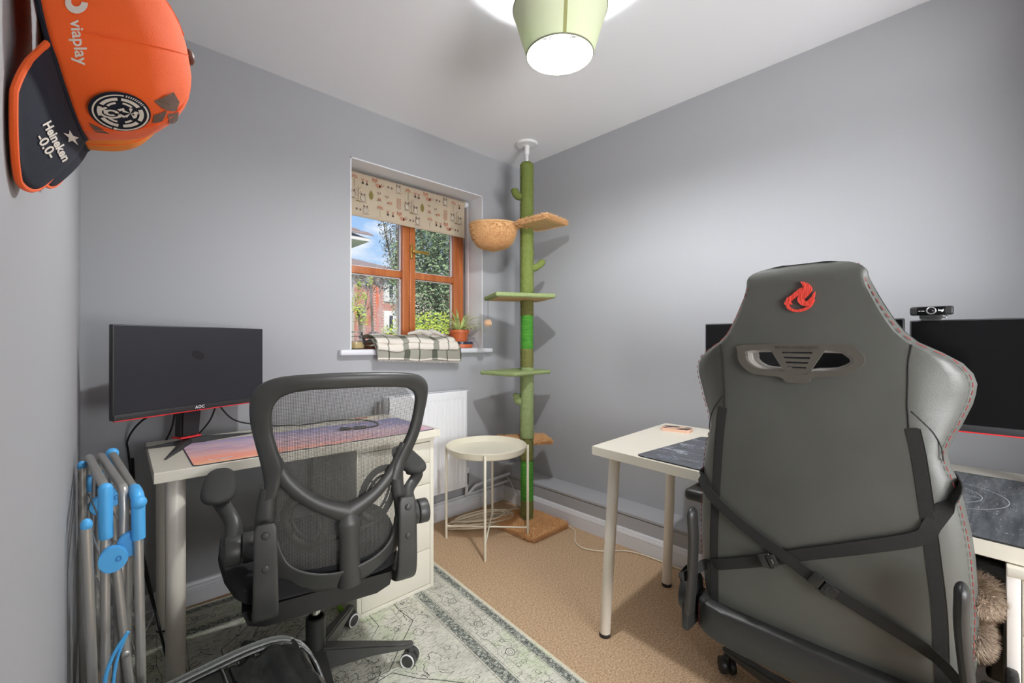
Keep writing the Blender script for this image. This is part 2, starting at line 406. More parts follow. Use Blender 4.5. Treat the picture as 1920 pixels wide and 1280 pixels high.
n1 = noise_n(N, L, coord(N, L, 'Object', (1, 1, 1)), 90, 6, .85)
L.new(ramp(N, L, n1, [(.42, c8(78, 84, 78)), (.50, c8(146, 150, 140)), (.58, c8(206, 208, 196))]), P.inputs['Base Color'])

# ------------------------------------------------------------------ the room
XL, XR, YB, YF, H = -.047, 2.263, 2.290, -.50, 2.404
WX0, WX1, WZ0, WZ1, RD = .984, 1.907, 1.080, 2.118, .185
OUT = YB+.30
def struct(b, name, m, parent=None, **k):
    o = b.build(name, m, parent, **k)
    if parent is None: o['kind'] = 'structure'
    return o
b = MB(); b.box((XL-.2, YF-1.5, -.12), (XR+.2, OUT, 0)); struct(b, 'floor', M_carpet, smooth=False)
b = MB(); b.box((XL-.2, YF-1.5, H), (XR+.2, OUT, H+.15)); struct(b, 'ceiling', M_ceil, smooth=False)
b = MB(); b.box((XL-.2, YF-1.5, -.1), (XL, OUT, H+.02)); struct(b, 'wall_left', M_wall, smooth=False)
b = MB(); b.box((XR, YF-1.5, -.1), (XR+.2, OUT, H+.02)); struct(b, 'wall_right', M_wall, smooth=False)
b = MB()
b.box((XL-.2, YB, -.1), (WX0, OUT, H+.02)); b.box((WX1, YB, -.1), (XR+.2, OUT, H+.02))
b.box((WX0, YB, -.1), (WX1, OUT, WZ0-.02)); b.box((WX0, YB, WZ1), (WX1, OUT, H+.02)); struct(b, 'wall_back', M_wall, smooth=False)
# wall behind the camera, with a doorway added to let the fill light in
b = MB(); b.box((XL-.1, YF-.1, -.1), (.35, YF, H+.02)); b.box((1.75, YF-.1, -.1), (XR+.1, YF, H+.02)); b.box((.35, YF-.1, 2.1), (1.75, YF, H+.02))
struct(b, 'wall_front', M_wall, smooth=False)
b = MB(); b.box((XL-.2, YF-1.7, -.1), (XR+.2, YF-1.5, H+.02)); struct(b, 'wall_landing', M_wall, smooth=False)
b = MB(); b.box((.29, YF-.11, 0), (.36, YF+.015, 2.17), .004); b.box((1.74, YF-.11, 0), (1.81, YF+.015, 2.17), .004); b.box((.29, YF-.11, 2.1), (1.81, YF+.015, 2.17), .004)
struct(b, 'added_doorway_1', M_gloss)  # casing of the added doorway
# plaster lining of the window recess
b = MB(); b.box((WX0-.001, YB-.001, WZ0-.02), (WX0+.006, YB+RD, WZ1)); b.box((WX1-.006, YB-.001, WZ0-.02), (WX1+.001, YB+RD, WZ1)); b.box((WX0-.001, YB-.001, WZ1-.006), (WX1+.001, YB+RD, WZ1+.001))
struct(b, 'trim_1', M_reveal, smooth=False)

def skirt(name, p0, p1, nrm, h=.098):
    """moulded skirting run; profile steps in towards the top"""
    prof = [(0, 0), (.0155, 0), (.0155, h*.62), (.0145, h*.64), (.0145, h*.66), (.017, h*.69), (.015, h*.80), (.011, h*.83), (.011, h*.86), (.008, h*.95), (.004, h), (0, h)]
    p0 = Vector(p0); p1 = Vector(p1); n = Vector(nrm)
    b = MB(); b.loft([[p+n*a+Vector((0, 0, z)) for a, z in prof] for p in (p0, p1)])
    return struct(b, name, M_gloss, ang=12)
BX = 2.103          # face of the pipe boxing on the right wall
skirt('baseboard_back', (XL, YB, 0), (BX, YB, 0), (0, -1, 0))
skirt('baseboard_right', (BX, YB-.01, 0), (BX, YF, 0), (-1, 0, 0))
skirt('baseboard_left', (XL, YF, 0), (XL, YB-.02, 0), (1, 0, 0))
b = MB()
b.loft([[(BX, y, 0), (BX, y, .165), (BX+.004, y, .166), (BX+.004, y, .171), (BX-.004, y, .172), (BX-.004, y, .184), (BX+.125, y, .190), (XR+.01, y, .190), (XR+.01, y, 0)] for y in (YF, YB+.01)])
struct(b, 'trim_2', M_wall, ang=12)
b = MB(); b.box((BX+.012, YB-.075, .0), (XR, YB+.005, .245), .003); struct(b, 'trim_3', M_wall)
# white wall plate marks (filled screw holes)
# window -----------------------------------------------------------
win = thing('window_1', None, None, (0, 0, 0)); win['kind'] = 'structure'
FY0, FY1 = YB+RD, YB+RD+.065
fx0, fx1, fz0, fz1 = WX0-.0, 1.885, WZ0, WZ1-.01
MX = 1.4300; mw = .030
b = MB(); b.box((fx0-.02, FY0, fz0), (fx0+.045, FY1, fz1), .004); b.box((fx1-.045, FY0, fz0), (fx1, FY1, fz1), .004)
b.box((fx0, FY0, fz1-.06), (fx1, FY1, fz1), .004); b.box((fx0, FY0, fz0-.01), (fx1, FY1, fz0+.045), .004)
b.build('frame', M_wood, win)
b = MB(); b.box((MX-mw, FY0-.004, fz0+.04), (MX+mw*.6, FY1, fz1-.05), .005); b.build('mullion', M_wood, win)
# fixed light on the left, opening sash on the right
TZ = 1.548
b = MB(); b.box((fx0+.04, FY0+.006, TZ-.022), (MX-mw+.004, FY1-.01, TZ+.022), .005); b.build('transom_bar', M_wood, win)
sx0, sx1 = MX+mw*.6+.001, fx1-.042
b = MB(); b.box((sx0, FY0-.008, fz0+.045), (sx0+.042, FY1-.012, fz1-.055), .004); b.box((sx1-.045, FY0-.008, fz0+.045), (sx1, FY1-.012, fz1-.055), .004)
b.box((sx0, FY0-.008, fz0+.045), (sx1, FY1-.012, fz0+.09), .004); b.box((sx0, FY0-.008, fz1-.1), (sx1, FY1-.012, fz1-.055), .004); b.build('sash', M_wood, win)
b = MB(); b.box((sx0+.04, FY0-.002, TZ-.020), (sx1-.04, FY1-.014, TZ+.024), .005); b.build('transom_bar', M_wood, win)
b = MB()
for zz in ((fz0+.045, TZ-.022), (TZ+.022, fz1-.06)):
    for xx in ((fx0+.045, MX-mw),): 
        for q in ((xx[0], zz[0], xx[0]+.006, zz[1]), (xx[1]-.006, zz[0], xx[1], zz[1]), (xx[0], zz[0], xx[1], zz[0]+.006), (xx[0], zz[1]-.006, xx[1], zz[1])):
            b.box((q[0], FY0+.022, q[1]), (q[2], FY0+.032, q[3]))
for zz in ((fz0+.09, TZ-.020), (TZ+.024, fz1-.1)):
    xx = (sx0+.042, sx1-.045)
    for q in ((xx[0], zz[0], xx[0]+.006, zz[1]), (xx[1]-.006, zz[0], xx[1], zz[1]), (xx[0], zz[0], xx[1], zz[0]+.006), (xx[0], zz[1]-.006, xx[1], zz[1])):
        b.box((q[0], FY0+.022, q[1]), (q[2], FY0+.032, q[3]))
b.build('glazing_bead', M_gloss, win)
def pane(x0, x1, z0, z1, m):
    b = MB(); b.raw([(x0, FY0+.027, z0), (x1, FY0+.027, z0), (x1, FY0+.027, z1), (x0, FY0+.027, z1)], [(0, 1, 2, 3)]); return b.build('glass_pane', m, win, smooth=False, fix=False)
pane(fx0+.04, MX-mw+.01, TZ+.01, fz1-.05, M_glass); o = pane(fx0+.04, MX-mw+.01, fz0+.04, TZ-.01, M_fog); o['label'] = 'lower left pane with streaky condensation'
pane(sx0+.035, sx1-.035, TZ+.01, fz1-.09, M_glass); pane(sx0+.035, sx1-.035, fz0+.08, TZ-.01, M_glass)
# latch
M_brass = mat('brass', c8(176, 146, 74), .35, metal=.7)
b = MB(); z = 1.70; b.box((sx0+.002, FY0-.020, z-.045), (sx0+.020, FY0-.006, z+.045), .003)
b.cyl((sx0+.011, FY0-.01, z), (sx0+.011, FY0-.034, z), .008, n=14); b.box((sx0+.004, FY0-.042, z-.010), (sx0+.125, FY0-.030, z+.008), .003, M=None)
b.build('latch_handle', M_brass, win)
# sill board
b = MB(); b.box((WX0-.068, YB-.040, WZ0-.032), (WX1+.062, YB+.004, WZ0), .009, 3); b.box((WX0+.002, YB-.01, WZ0-.03), (WX1-.002, YB+RD+.002, WZ0-.0005))
b.build('sill_board', M_gloss, win)
# exterior sill
b = MB(); b.box((WX0-.06, FY1-.02, WZ0-.06), (WX1+.06, OUT+.05, WZ0-.005)); b.build('outer_sill', M_wood, win)

# ------------------------------------------------------------------ outside
b = MB(); b.box((-60, OUT+.02, -2.75), (80, 90, -2.6)); o = struct(b, 'ground', M_lawn, smooth=False)
def brick_wall(b, p0, ux, width, z0, z1, nrm, bw=.225, bh=.075, skip=()):
    p0 = Vector(p0); ux = Vector(ux).normalized(); n = Vector(nrm); row = 0; z = z0
    gap = .012
    while z < z1:
        x = -(bw/2 if row % 2 else 0)
        while x < width:
            a = max(0, x); e_ = min(width, x+bw-gap)
            if e_-a > .03 and not any(sx0_ < (a+e_)/2 < sx1_ and sz0_ < z+bh/2 < sz1_ for sx0_, sx1_, sz0_, sz1_ in skip):
                q = .004*random.random()
                A = p0+ux*a+Vector((0, 0, z)); B = p0+ux*e_+Vector((0, 0, z)); hh = Vector((0, 0, bh-gap)); o_ = n*(.012+q)
                b.raw([A, B, B+hh, A+hh, A+o_, B+o_, B+hh+o_, A+hh+o_], [(4, 5, 6, 7), (0, 1, 5, 4), (2, 3, 7, 6), (1, 2, 6, 5), (3, 0, 4, 7)])
            x += bw
        z += bh; row += 1
# brick house opposite
hs = thing('brick_house', 'red brick house with white window surrounds seen through the lower left panes', 'house', (0, 0, 0))
HY = 22.0
a0 = on_y(664, 640, HY).x; a1 = on_y(752, 640, HY).x
zt = on_y(700, 512, HY).z
Wd = a1-a0+3
b = MB(); b.box((a0, HY+.01, -2.6), (a0+Wd, HY+7, zt), 0); b.build('wall', M_mortar, hs)
w0 = on_y(719, 600, HY).x-a0; w1 = on_y(741.5, 600, HY).x-a0
Z = lambda py, px=730: on_y(px, py, HY).z
win_r = [(w0, w1, Z(566), Z(528)), (w0, w1, Z(624), Z(584))]
pier = (on_y(704, 600, HY).x-a0, on_y(712, 600, HY).x-a0)
skip = [(a-.05, c+.05, z0-.05, z1+.05) for a, c, z0, z1 in win_r]
b = MB(); brick_wall(b, (a0, HY, 0), (1, 0, 0), Wd*.55, -.2, zt-.1, (0, -1, 0), skip=skip+[(pier[0], pier[1], -5, 9)]); b.build('brickwork', M_brick, hs, smooth=False, kind='stuff')
b = MB(); brick_wall(b, (a0+pier[0], HY-.03, 0), (1, 0, 0), pier[1]-pier[0], -.2, zt-.1, (0, -1, 0)); b.build('brick_pier', M_brick2, hs, smooth=False, kind='stuff')
for a, c, z0, z1 in win_r:
    b = MB(); b.box((a0+a, HY-.10, z0), (a0+c, HY+.05, z1), .02); f = b.build('window_surround', M_render, hs)
    b = MB(); b.box((a0+a+.30, HY-.13, z0+.25), (a0+c-.22, HY-.09, z1-.22), .01); b.build('window_pane', M_dglass, f)
b = MB(); b.loft([[(a0-.3, HY-.35, zt-.12), (a0-.3, HY+3.5, zt+1.5), (a0-.3, HY+7.3, zt-.12)], [(a0+Wd, HY-.35, zt-.12), (a0+Wd, HY+3.5, zt+.9), (a0+Wd, HY+7.3, zt-.12)]]); b.build('roof', M_slate, hs, smooth=False)
b = MB(); b.box((a0-.4, HY-.42, zt-.22), (a0+Wd, HY-.3, zt-.08)); b.build('gutter', M_dglass, hs)
b = MB(); b.box((on_y(690, 620, HY).x, HY-.4, -2.6), (on_y(703, 620, HY).x, HY-.05, Z(623)), .02); b.build('porch_door', M_dglass, hs)
# near house, its eave corner and white corner board at the left of the panes
nh = thing('tiled_roof_house', 'pale rendered house corner with brown tiled eave high in the left pane', 'house', (0, 0, 0))
NY = 9.0
ex = on_y(694, 440, NY); wx = on_y(661, 500, NY).x
b = MB(); b.box((wx-4, NY+.15, -2.6), (wx, NY+6, on_y(660, 447, NY).z), .02); b.build('wall', M_render, nh)
b = MB(); b.box((wx-4.2, NY-.1, ex.z-.18), (on_y(689, 440, NY).x, NY+6, ex.z-.10), .01); b.build('soffit', M_render, nh)
zr = on_y(660, 424, NY).z
for r in range(7):
    for i in range(10):
        x1 = ex.x-.165*i-.19*r; y0 = NY-.16+.22*r; zz = ex.z-.06+.105*r
        if x1 < wx-1.2: break
        b = MB(); b.loft([[(x1-.16, y0, zz), (x1-.16, y0+.26, zz+.11), (x1-.16, y0+.26, zz+.135), (x1-.16, y0, zz+.028)], [(x1, y0, zz), (x1, y0+.26, zz+.11), (x1, y0+.26, zz+.135), (x1, y0, zz+.028)]])
        b.build('roof_tile', M_slate, nh, smooth=False)
b = MB(); b.loft([[(wx-4.2, NY, ex.z-.1), (wx-4.2, NY+3, ex.z+1.25), (wx-4.2, NY+6.2, ex.z-.1)], [(ex.x, NY, ex.z-.1), (ex.x-1.5, NY+3, ex.z+1.25), (ex.x, NY+6.2, ex.z-.1)]]); b.build('roof', M_slate, nh, smooth=False)
def leaves(b, c, rad, n, size, clump=0, seed=1):
    rnd = random.Random(seed); cl = [Vector((rnd.gauss(0, .5)*rad[0], rnd.gauss(0, .5)*rad[1], rnd.gauss(0, .5)*rad[2])) for _ in range(clump)] if clump else None
    for _ in range(n):
        if cl:
            p = rnd.choice(cl)+Vector((rnd.gauss(0, .13)*rad[0], rnd.gauss(0, .13)*rad[1], rnd.gauss(0, .13)*rad[2]))
        else:
            while True:
                q = Vector((rnd.uniform(-1, 1), rnd.uniform(-1, 1), rnd.uniform(-1, 1)))
                if q.length < 1: break
            p = Vector((q.x*rad[0], q.y*rad[1], q.z*rad[2]))
        p += Vector(c); d = Vector((rnd.gauss(0, 1), rnd.gauss(0, 1), rnd.gauss(0, 1))).normalized(); e_ = d.orthogonal().normalized()
        s_ = size*rnd.uniform(.6, 1.3)
        b.raw([p-d*s_, p+e_*s_*.45, p+d*s_, p-e_*s_*.45], [(0, 1, 2, 3)])
def tree(name, label, c, rad, n, size, m, trunk=.12, clump=0, seed=1, cat='tree'):
    t = thing(name, label, cat, (c[0], c[1], -2.6))
    b = MB(); leaves(b, c, rad, n, size, clump, seed); b.build('foliage', m, t, world=True, smooth=False, kind='stuff', fix=False)
    if trunk:
        b = MB(); rnd = random.Random(seed)
        b.tube(smooth_curve([(c[0], c[1], -2.6), (c[0]+.1, c[1], -.5), (c[0]-.05, c[1], c[2])], 4), trunk, 8)
        for k in range(7):
            q = Vector(c)+Vector((rnd.uniform(-.8, .8)*rad[0], rnd.uniform(-.5, .5)*rad[1], rnd.uniform(-.2, .8)*rad[2]))
            b.tube(smooth_curve([(c[0], c[1], c[2]-.6*rad[2]), ((c[0]+q.x)/2, (c[1]+q.y)/2, c[2]-.1*rad[2]), q], 4), trunk*.3, 6)
        b.build('trunk', M_bark, t, world=True)
    return t
p = on_y(812, 545, 11.5); tree('bushy_tree', 'dense green tree filling the upper right panes', (p.x+.6, 11.5, p.z+.4), (2.0, 1.5, 3.2), 26000, .062, M_leaf, seed=3)
p = on_y(805, 470, 14.5); tree('pale_tree', 'pale grey green tree top behind the dense green tree', (p.x+.3, 14.5, p.z+.8), (2.4, 1.2, 2.6), 11000, .07, M_leafg, seed=5)
p = on_y(800, 618, 8.0); tree('hedge', 'yellow green hedge low behind the right window pane', (p.x+.2, 8.0, p.z-.6), (1.5, .8, 1.02), 9000, .040, M_leafy, 0, seed=8, cat='hedge')
p = on_y(746, 465, 13.0); tree('slender_tree', 'thin leafed branches against the blue sky in the left pane', (p.x, 13.0, p.z-.25), (.55, .5, 1.5), 420, .055, M_leafg, .05, clump=16, seed=11)
p = on_y(697, 500, 16.0); tree('distant_tree', 'small distant tree top at the foot of the sky in the left pane', (p.x, 16.0, p.z-.55), (.6, .4, .8), 380, .07, M_leafg, .05, clump=10, seed=12)
p = on_y(679, 578, 7.0); tree('leafy_shrub', 'yellow green shrub in front of the brick house behind the foggy pane', (p.x-.02, 7.0, p.z), (.20, .2, .36), 700, .026, M_leafy, .02, clump=12, seed=15, cat='shrub')
# ------------------------------------------------------------------ pendant lamp
LX, LY = 1.108, .930
lp = thing('pendant_lamp', 'green cream tapered lampshade with a lit bulb hanging from the ceiling', 'lamp', (LX, LY, H))
tilt = Matrix.Rotation(radians(2.0), 4, Vector((.72, -.69, 0)))
n_ = 56; zb, zt_, rb, rt = 2.076-H, 2.220-H, .111, .156
def ring(r, z): return [tilt @ Vector((r*cos(2*pi*k/n_), r*sin(2*pi*k/n_), z)) for k in range(n_)]
b = MB(); b.loft([ring(rb, zb), ring((rb+rt)/2, (zb+zt_)/2), ring(rt, zt_)], caps=False); b.build('lamp_shade', M_shade, lp, fix=False)
b = MB(); b.loft([ring(rb-.0025, zb), ring((rb+rt)/2-.0025, (zb+zt_)/2), ring(rt-.0025, zt_)], caps=False); b.build('shade_lining', cloth_translucent('lining', c8(226, 236, 240), c8(210, 220, 210), .05, 900), lp, fix=False)
b = MB(); b.tube(ring(rb-.001, zb), .0028, 8, closed=True); b.build('bottom_rim', mat('rim_trim', c8(120, 122, 100), .7), lp)
b = MB(); b.tube(ring(rt-.001, zt_), .0025, 8, closed=True); b.build('top_rim', MATS['rim_trim'], lp)
a_ = radians(228); b = MB(); b.ribbon([tilt @ Vector(((rb+.0008)*cos(a_), (rb+.0008)*sin(a_), zb)), tilt @ Vector(((rt+.0008)*cos(a_), (rt+.0008)*sin(a_), zt_))], (cos(a_), sin(a_), 0), .010, .001); b.build('shade_seam', mat('seam_tape', c8(150, 150, 96), .8), lp)
b = MB(); b.tube(smooth_curve([tilt @ Vector((.072*cos(1.5)-.03, .072*sin(1.5), zb+.02)), tilt @ Vector((-.03, .02, zb+.06)), tilt @ Vector((-.018, .0, zb+.11)), tilt @ Vector((-.01, .0, zb+.13))], 6), .003, 8); b.build('spreader_wire', M_whitep, lp)
for k in range(3):
    a = 2*pi*k/3+.4; b = MB(); b.tube([tilt @ Vector((.018*cos(a), .018*sin(a), zt_-.015)), tilt @ Vector(((rt-.002)*cos(a), (rt-.002)*sin(a), zt_))], .0018, 6); b.build('spider_arm', M_whitep, lp)
b = MB(); b.tube([(0, 0, 0), (0, 0, zt_+.02)], .0032, 8); b.build('flex', M_whitep, lp)
b = MB(); b.lathe([(.019, zt_+.02), (.02, zt_-.02), (.018, zt_-.045), (.014, zt_-.048)]); b.build('lamp_holder', M_whitep, lp)
b = MB(); b.lathe([(.042, 0), (.042, -.012), (.03, -.022), (.008, -.026)]); b.build('ceiling_rose', M_whitep, lp)
bz = 2.108-H
b = MB(); b.lathe([(.0005, bz-.033), (.012, bz-.031), (.023, bz-.024), (.031, bz-.010), (.033, bz+.003), (.0325, bz+.009)], n=28); b.build('bulb', M_bulb, lp, ang=80)
b = MB(); b.lathe([(.0328, bz+.0092), (.0305, bz+.017), (.027, bz+.026), (.022, bz+.038), (.0165, bz+.052)], n=28); b.build('bulb_neck', M_whitep, lp)
b = MB(); b.lathe([(.0165, bz+.052), (.017, bz+.064), (.0135, bz+.075)]); b.build('bulb_collar', M_whitep, lp)

# ------------------------------------------------------------------ roller blind
bl = thing('roller_blind', 'beige roller blind printed with foxes, owls and leaves, half drawn over the window', 'blind', (1.42, 2.41, 2.085))
BX0, BX1, BYY, BZ0, BZ1 = .994, 1.842, 2.405, 1.843, 2.078
b = MB(); n2 = 40
b.loft([[(BX0+(BX1-BX0)*k/n2, BYY+.003*sin(k*.7), z) for k in range(n2+1)] for z in (BZ0, BZ0+.06, BZ0+.12, BZ1)], closed=False); b.build('cloth', M_blind, bl, world=True, fix=False)
b = MB(); b.rcyl((BX0-.004, BYY+.016, BZ1+.002), (BX1+.004, BYY+.016, BZ1+.002), .016, 20); b.build('roller_tube', M_blind, bl, world=True)
b = MB(); b.rcyl((BX1+.004, BYY+.014, BZ1-.002), (BX1+.030, BYY+.014, BZ1-.002), .021, 24, .003); b.build('end_wheel', M_gloss, bl, world=True)
b = MB(); b.box((BX0, BYY-.003, BZ0-.004), (BX1, BYY+.004, BZ0+.006), .002); b.build('hem_bar', M_blind, bl, world=True)
b = MB(); b.tube(smooth_curve([(BX1+.02, BYY-.006, BZ1), (BX1+.022, BYY-.008, 1.7), (BX1+.021, BYY-.008, 1.42), (BX1+.024, BYY-.01, 1.30), (BX1+.027, BYY-.008, 1.42), (BX1+.026, BYY-.008, 1.7), (BX1+.024, BYY-.006, BZ1)], 5), .0011, 6); b.build('bead_chain', M_gloss, bl, world=True)
prints = {k: MB() for k in ('rust', 'dark', 'olive', 'pale')}
def bp(x, z, col, pts, k=1.34):
    y = BYY-.0045
    prints[col].flatpoly([(x+u*k, y-(.0003 if col in ('dark', 'pale') else 0), z+v*k) for u, v in pts])
def ell(rx, ry, cx=0, cy=0, n=12, rot=0): return [(cx+rx*cos(2*pi*i/n)*cos(rot)-ry*sin(2*pi*i/n)*sin(rot), cy+rx*cos(2*pi*i/n)*sin(rot)+ry*sin(2*pi*i/n)*cos(rot)) for i in range(n)]
def ringp(x, z, col, rx, ry, th=.0012, cx=0, cy=0):
    o = ell(rx, ry, cx, cy, 14); i_ = ell(rx-th, ry-th, cx, cy, 14)
    for k in range(14): bp(x, z, col, [o[k], o[(k+1) % 14], i_[(k+1) % 14], i_[k]])
def fox(x, z):
    bp(x, z, 'rust', ell(.013, .009, 0, .012)); bp(x, z, 'rust', [(-.013, .014), (-.011, .026), (-.003, .019)]); bp(x, z, 'rust', [(.013, .014), (.011, .026), (.003, .019)])
    bp(x, z, 'pale', [(-.010, .011), (-.002, .005), (-.008, .004)]); bp(x, z, 'pale', [(.010, .011), (.008, .004), (.002, .005)])
    bp(x, z, 'rust', ell(.013, .009, .015, -.006, rot=-.4)); bp(x, z, 'rust', ell(.013, .006, .030, -.003, rot=.5)); bp(x, z, 'pale', ell(.006, .004, .038, .003, rot=.7)); ringp(x, z, 'dark', .008, .006, .001, .037, .002)
def owl(x, z, s=1):
    ringp(x, z, 'dark', .012*s, .016*s); bp(x, z, 'pale', ell(.009*s, .012*s, 0, -.002)); bp(x, z, 'dark', [(-.011*s, .012*s), (-.009*s, .022*s), (-.002*s, .015*s)]); bp(x, z, 'dark', [(.011*s, .012*s), (.009*s, .022*s), (.002*s, .015*s)])
    for u in (-.004, .004): bp(x, z-.0, 'dark', ell(.002*s, .002*s, u*s, .009*s, 8))
    bp(x, z, 'dark', [(-.016*s, -.018*s), (.018*s, -.016*s), (.018*s, -.0175*s), (-.016*s, -.0195*s)])
def sprig(x, z):
    bp(x, z, 'dark', [(-.0006, -.03), (.0006, -.03), (.0006, .026), (-.0006, .026)])
    for k in range(6):
        for s_ in (-1, 1): bp(x, z, 'rust', ell(.006, .0025, s_*.007, -.02+k*.008, 8, s_*.7))
def leafm(x, z):
    bp(x, z, 'olive', [(0, .024), (.007, .014), (.011, .002), (.008, -.012), (0, -.018), (-.008, -.012), (-.011, .002), (-.007, .014)]); bp(x, z-.0, 'dark', [(-.0005, -.022), (.0005, -.022), (.0005, .018), (-.0005, .018)])
def flower(x, z):
    bp(x, z, 'dark', [(-.0005, -.04), (.0005, -.04), (.0005, 0), (-.0005, 0)])
    for k in range(5): bp(x, z, 'rust', ell(.006, .003, .010*cos(k*pi/4), .008*sin(k*pi/4), 8, k*pi/4))
def hog(x, z): bp(x, z, 'rust', ell(.011, .006, 0, 0)); bp(x, z, 'dark', ell(.004, .003, -.012, -.002, 8))
def snail(x, z): bp(x, z, 'rust', ell(.008, .006, 0, 0)); bp(x, z, 'dark', [(-.014, -.007), (.010, -.007), (.010, -.005), (-.014, -.005)]); ringp(x, z, 'dark', .006, .005, .001)
def bfly(x, z):
    for s_ in (-1, 1): bp(x, z, 'dark', [(0, 0), (s_*.008, .006), (s_*.007, -.001)]); bp(x, z, 'rust', [(0, -.001), (s_*.006, -.004), (s_*.003, -.007)])
def mush(x, z): bp(x, z, 'dark', [(-.003, -.010), (.003, -.010), (.002, 0), (-.002, 0)]); bp(x, z, 'dark', ell(.006, .004, 0, -.009, 8)); bp(x, z, 'rust', ell(.0025, .006, -.003, .006, 8, .3)); bp(x, z, 'rust', ell(.0025, .006, .003, .006, 8, -.3))
def acorn(x, z): bp(x, z, 'dark', ell(.004, .005, 0, 0, 8)); bp(x, z, 'olive', ell(.003, .0025, 0, .003, 8))
def twig(x, z):
    bp(x, z, 'dark', [(-.0008, -.03), (.0008, -.03), (.0005, .03), (-.0005, .03)])
    for k in range(4):
        s_ = 1 if k % 2 else -1; y0 = -.012+k*.009; bp(x, z, 'dark', [(0, y0), (s_*.011, y0+.012), (s_*.0102, y0+.0125), (0, y0+.0013)]); bp(x, z, 'rust', ell(.003, .0015, s_*.012, y0+.014, 6, .6))
    bp(x, z, 'olive', ell(.011, .0025, 0, -.031, 10))
for rep in range(4):
    ox = BX0-.20+rep*.345
    items = [(fox, .03, -.018), (acorn, .095, -.018), (acorn, .112, -.019), (owl, .145, -.016), (flower, .197, -.012), (mush, .235, -.02), (mush, .254, -.022),
             (bfly, .05, -.058), (bfly, .088, -.066), (snail, .052, -.086), (hog, .104, -.092), (sprig, .148, -.085), (owl, .19, -.088), (twig, .214, -.082), (owl, .236, -.098), (leafm, .012, -.078),
             (flower, .055, -.128), (mush, .093, -.140), (mush, .118, -.142), (fox, .150, -.148), (acorn, .208, -.152), (acorn, .224, -.153), (owl, .248, -.150),
             (bfly, .03, -.196), (hog, .075, -.205), (sprig, .12, -.20), (leafm, .17, -.195), (snail, .215, -.20)]
    for f_, u, v in items:
        x = ox+u*1.32; z = BZ1-.006+v*1.26
        if BX0+.02 < x < BX1-.045 and z > BZ0+.030: f_(x, z)
for k, m_ in (('rust', M_opr), ('dark', M_dpr), ('olive', M_olpr), ('pale', M_wpr)):
    prints[k].build(k+'_print', m_, bl, world=True, smooth=False, kind='stuff', fix=False)
b = MB(); b.box((1.10, 2.445, 2.086), (1.66, 2.468, 2.104), .003); o = b.build('blind_rail', M_bracket); tag(o, 'brown metal rail fixed to the window head above the blind', 'rail')
# ------------------------------------------------------------------ things on the sill
SZ = WZ0
p = on_z(668, 652, SZ); jx, jy = WX0+.056, YB+.068
jr = thing('candle_jar', 'glass jar with a half burnt candle at the left end of the window sill', 'jar', (jx, jy, SZ))
b = MB(); b.lathe([(.044, 0), (.052, .006), (.055, .03), (.055, .055), (.048, .068), (.040, .073), (.041, .078), (.041, .095), (.043, .096), (.043, .098), (.0395, .098), (.0385, .078), (.046, .064), (.052, .05), (.052, .03), (.048, .006)]); b.build('glass_body', M_jar, jr)
b = MB(); b.lathe([(.047, .004), (.0515, .012), (.0515, .040), (.049, .042), (.001, .040)]); b.build('wax', M_wax, jr)
b = MB(); b.tube([(jx*0, 0, .040), (0, 0, .052)], .001, 6); b.build('wick', M_cable, jr)
b = MB(); b.tube([(.0425*cos(2*pi*k/28), .0425*sin(2*pi*k/28), .096) for k in range(28)], .0028, 8, closed=True); b.build('rim', M_steel, jr)
# spider plant
px_, py_ = 1.775, YB+.090
pl = thing('spider_plant', 'spider plant in an orange plastic pot on the window sill', 'plant', (px_, py_, SZ+.043))
b = MB(); b.lathe([(.052, 0), (.064, .058), (.069, .059), (.071, .078), (.068, .079), (.065, .064), (.052, .058), (.001, .056)]); b.build('pot', M_terra, pl)
b = MB(); b.lathe([(.063, .0655), (.03, .070), (.001, .071)]); b.build('soil', M_bark, pl)
M_spid = mat('spider_leaf', c8(226, 232, 168), .5, var=.35, vscale=30, vcol=c8(176, 200, 112))
rnd = random.Random(4)
for k in range(46):
    a = rnd.uniform(0, 2*pi); ln = rnd.uniform(.12, .215); up = rnd.uniform(.35, 1.25)
    if k < 3: a = rnd.uniform(2.6, 4.2)*1.0; ln = .22; up = .30
    pts = []; q = Vector((.018*cos(a), .018*sin(a), .072)); th = up
    if sin(a) > .2: ln *= .62
    for i in range(9):
        pts.append(q.copy()); q = q+Vector((cos(a)*cos(th), sin(a)*cos(th), sin(th)))*ln/8; th -= rnd.uniform(.10, .24) if i > 1 else .05
    if any(pp.y+py_ > FY0-.022 for pp in pts):
        pts = [Vector((pp.x, min(pp.y, FY0-.022-py_), pp.z)) for pp in pts]
    nr = Vector((-sin(a), cos(a), 0)); b = MB()
    for i in range(8):
        w0_ = (.0075)*sin(pi*min(1, (i+1.5)/9.5)); w1_ = .0075*sin(pi*min(1, (i+2.5)/9.5)) if i < 7 else .0003
        A, B = pts[i], pts[i+1]; u_ = Vector((0, 0, .0016))
        b.raw([A-nr*w0_+u_, A, A+nr*w0_+u_, B+nr*w1_+u_, B, B-nr*w1_+u_], [(0, 1, 4, 5), (1, 2, 3, 4)])
    b.build('leaf', M_spid, pl, fix=False)
sc = thing('plant_saucer', 'orange round dish with a dark blue glazed rim under the spider plant', 'dish', (px_+.004, py_-.004, SZ))
b = MB(); b.lathe([(.080, 0), (.086, .004), (.087, .026), (.078, .027), (.001, .024)]); b.build('dish', M_terra, sc)
b = MB(); b.lathe([(.087, .0262), (.0885, .028), (.0885, .0405), (.085, .0425), (.001, .0425)]); b.build('glazed_rim', M_navy, sc)
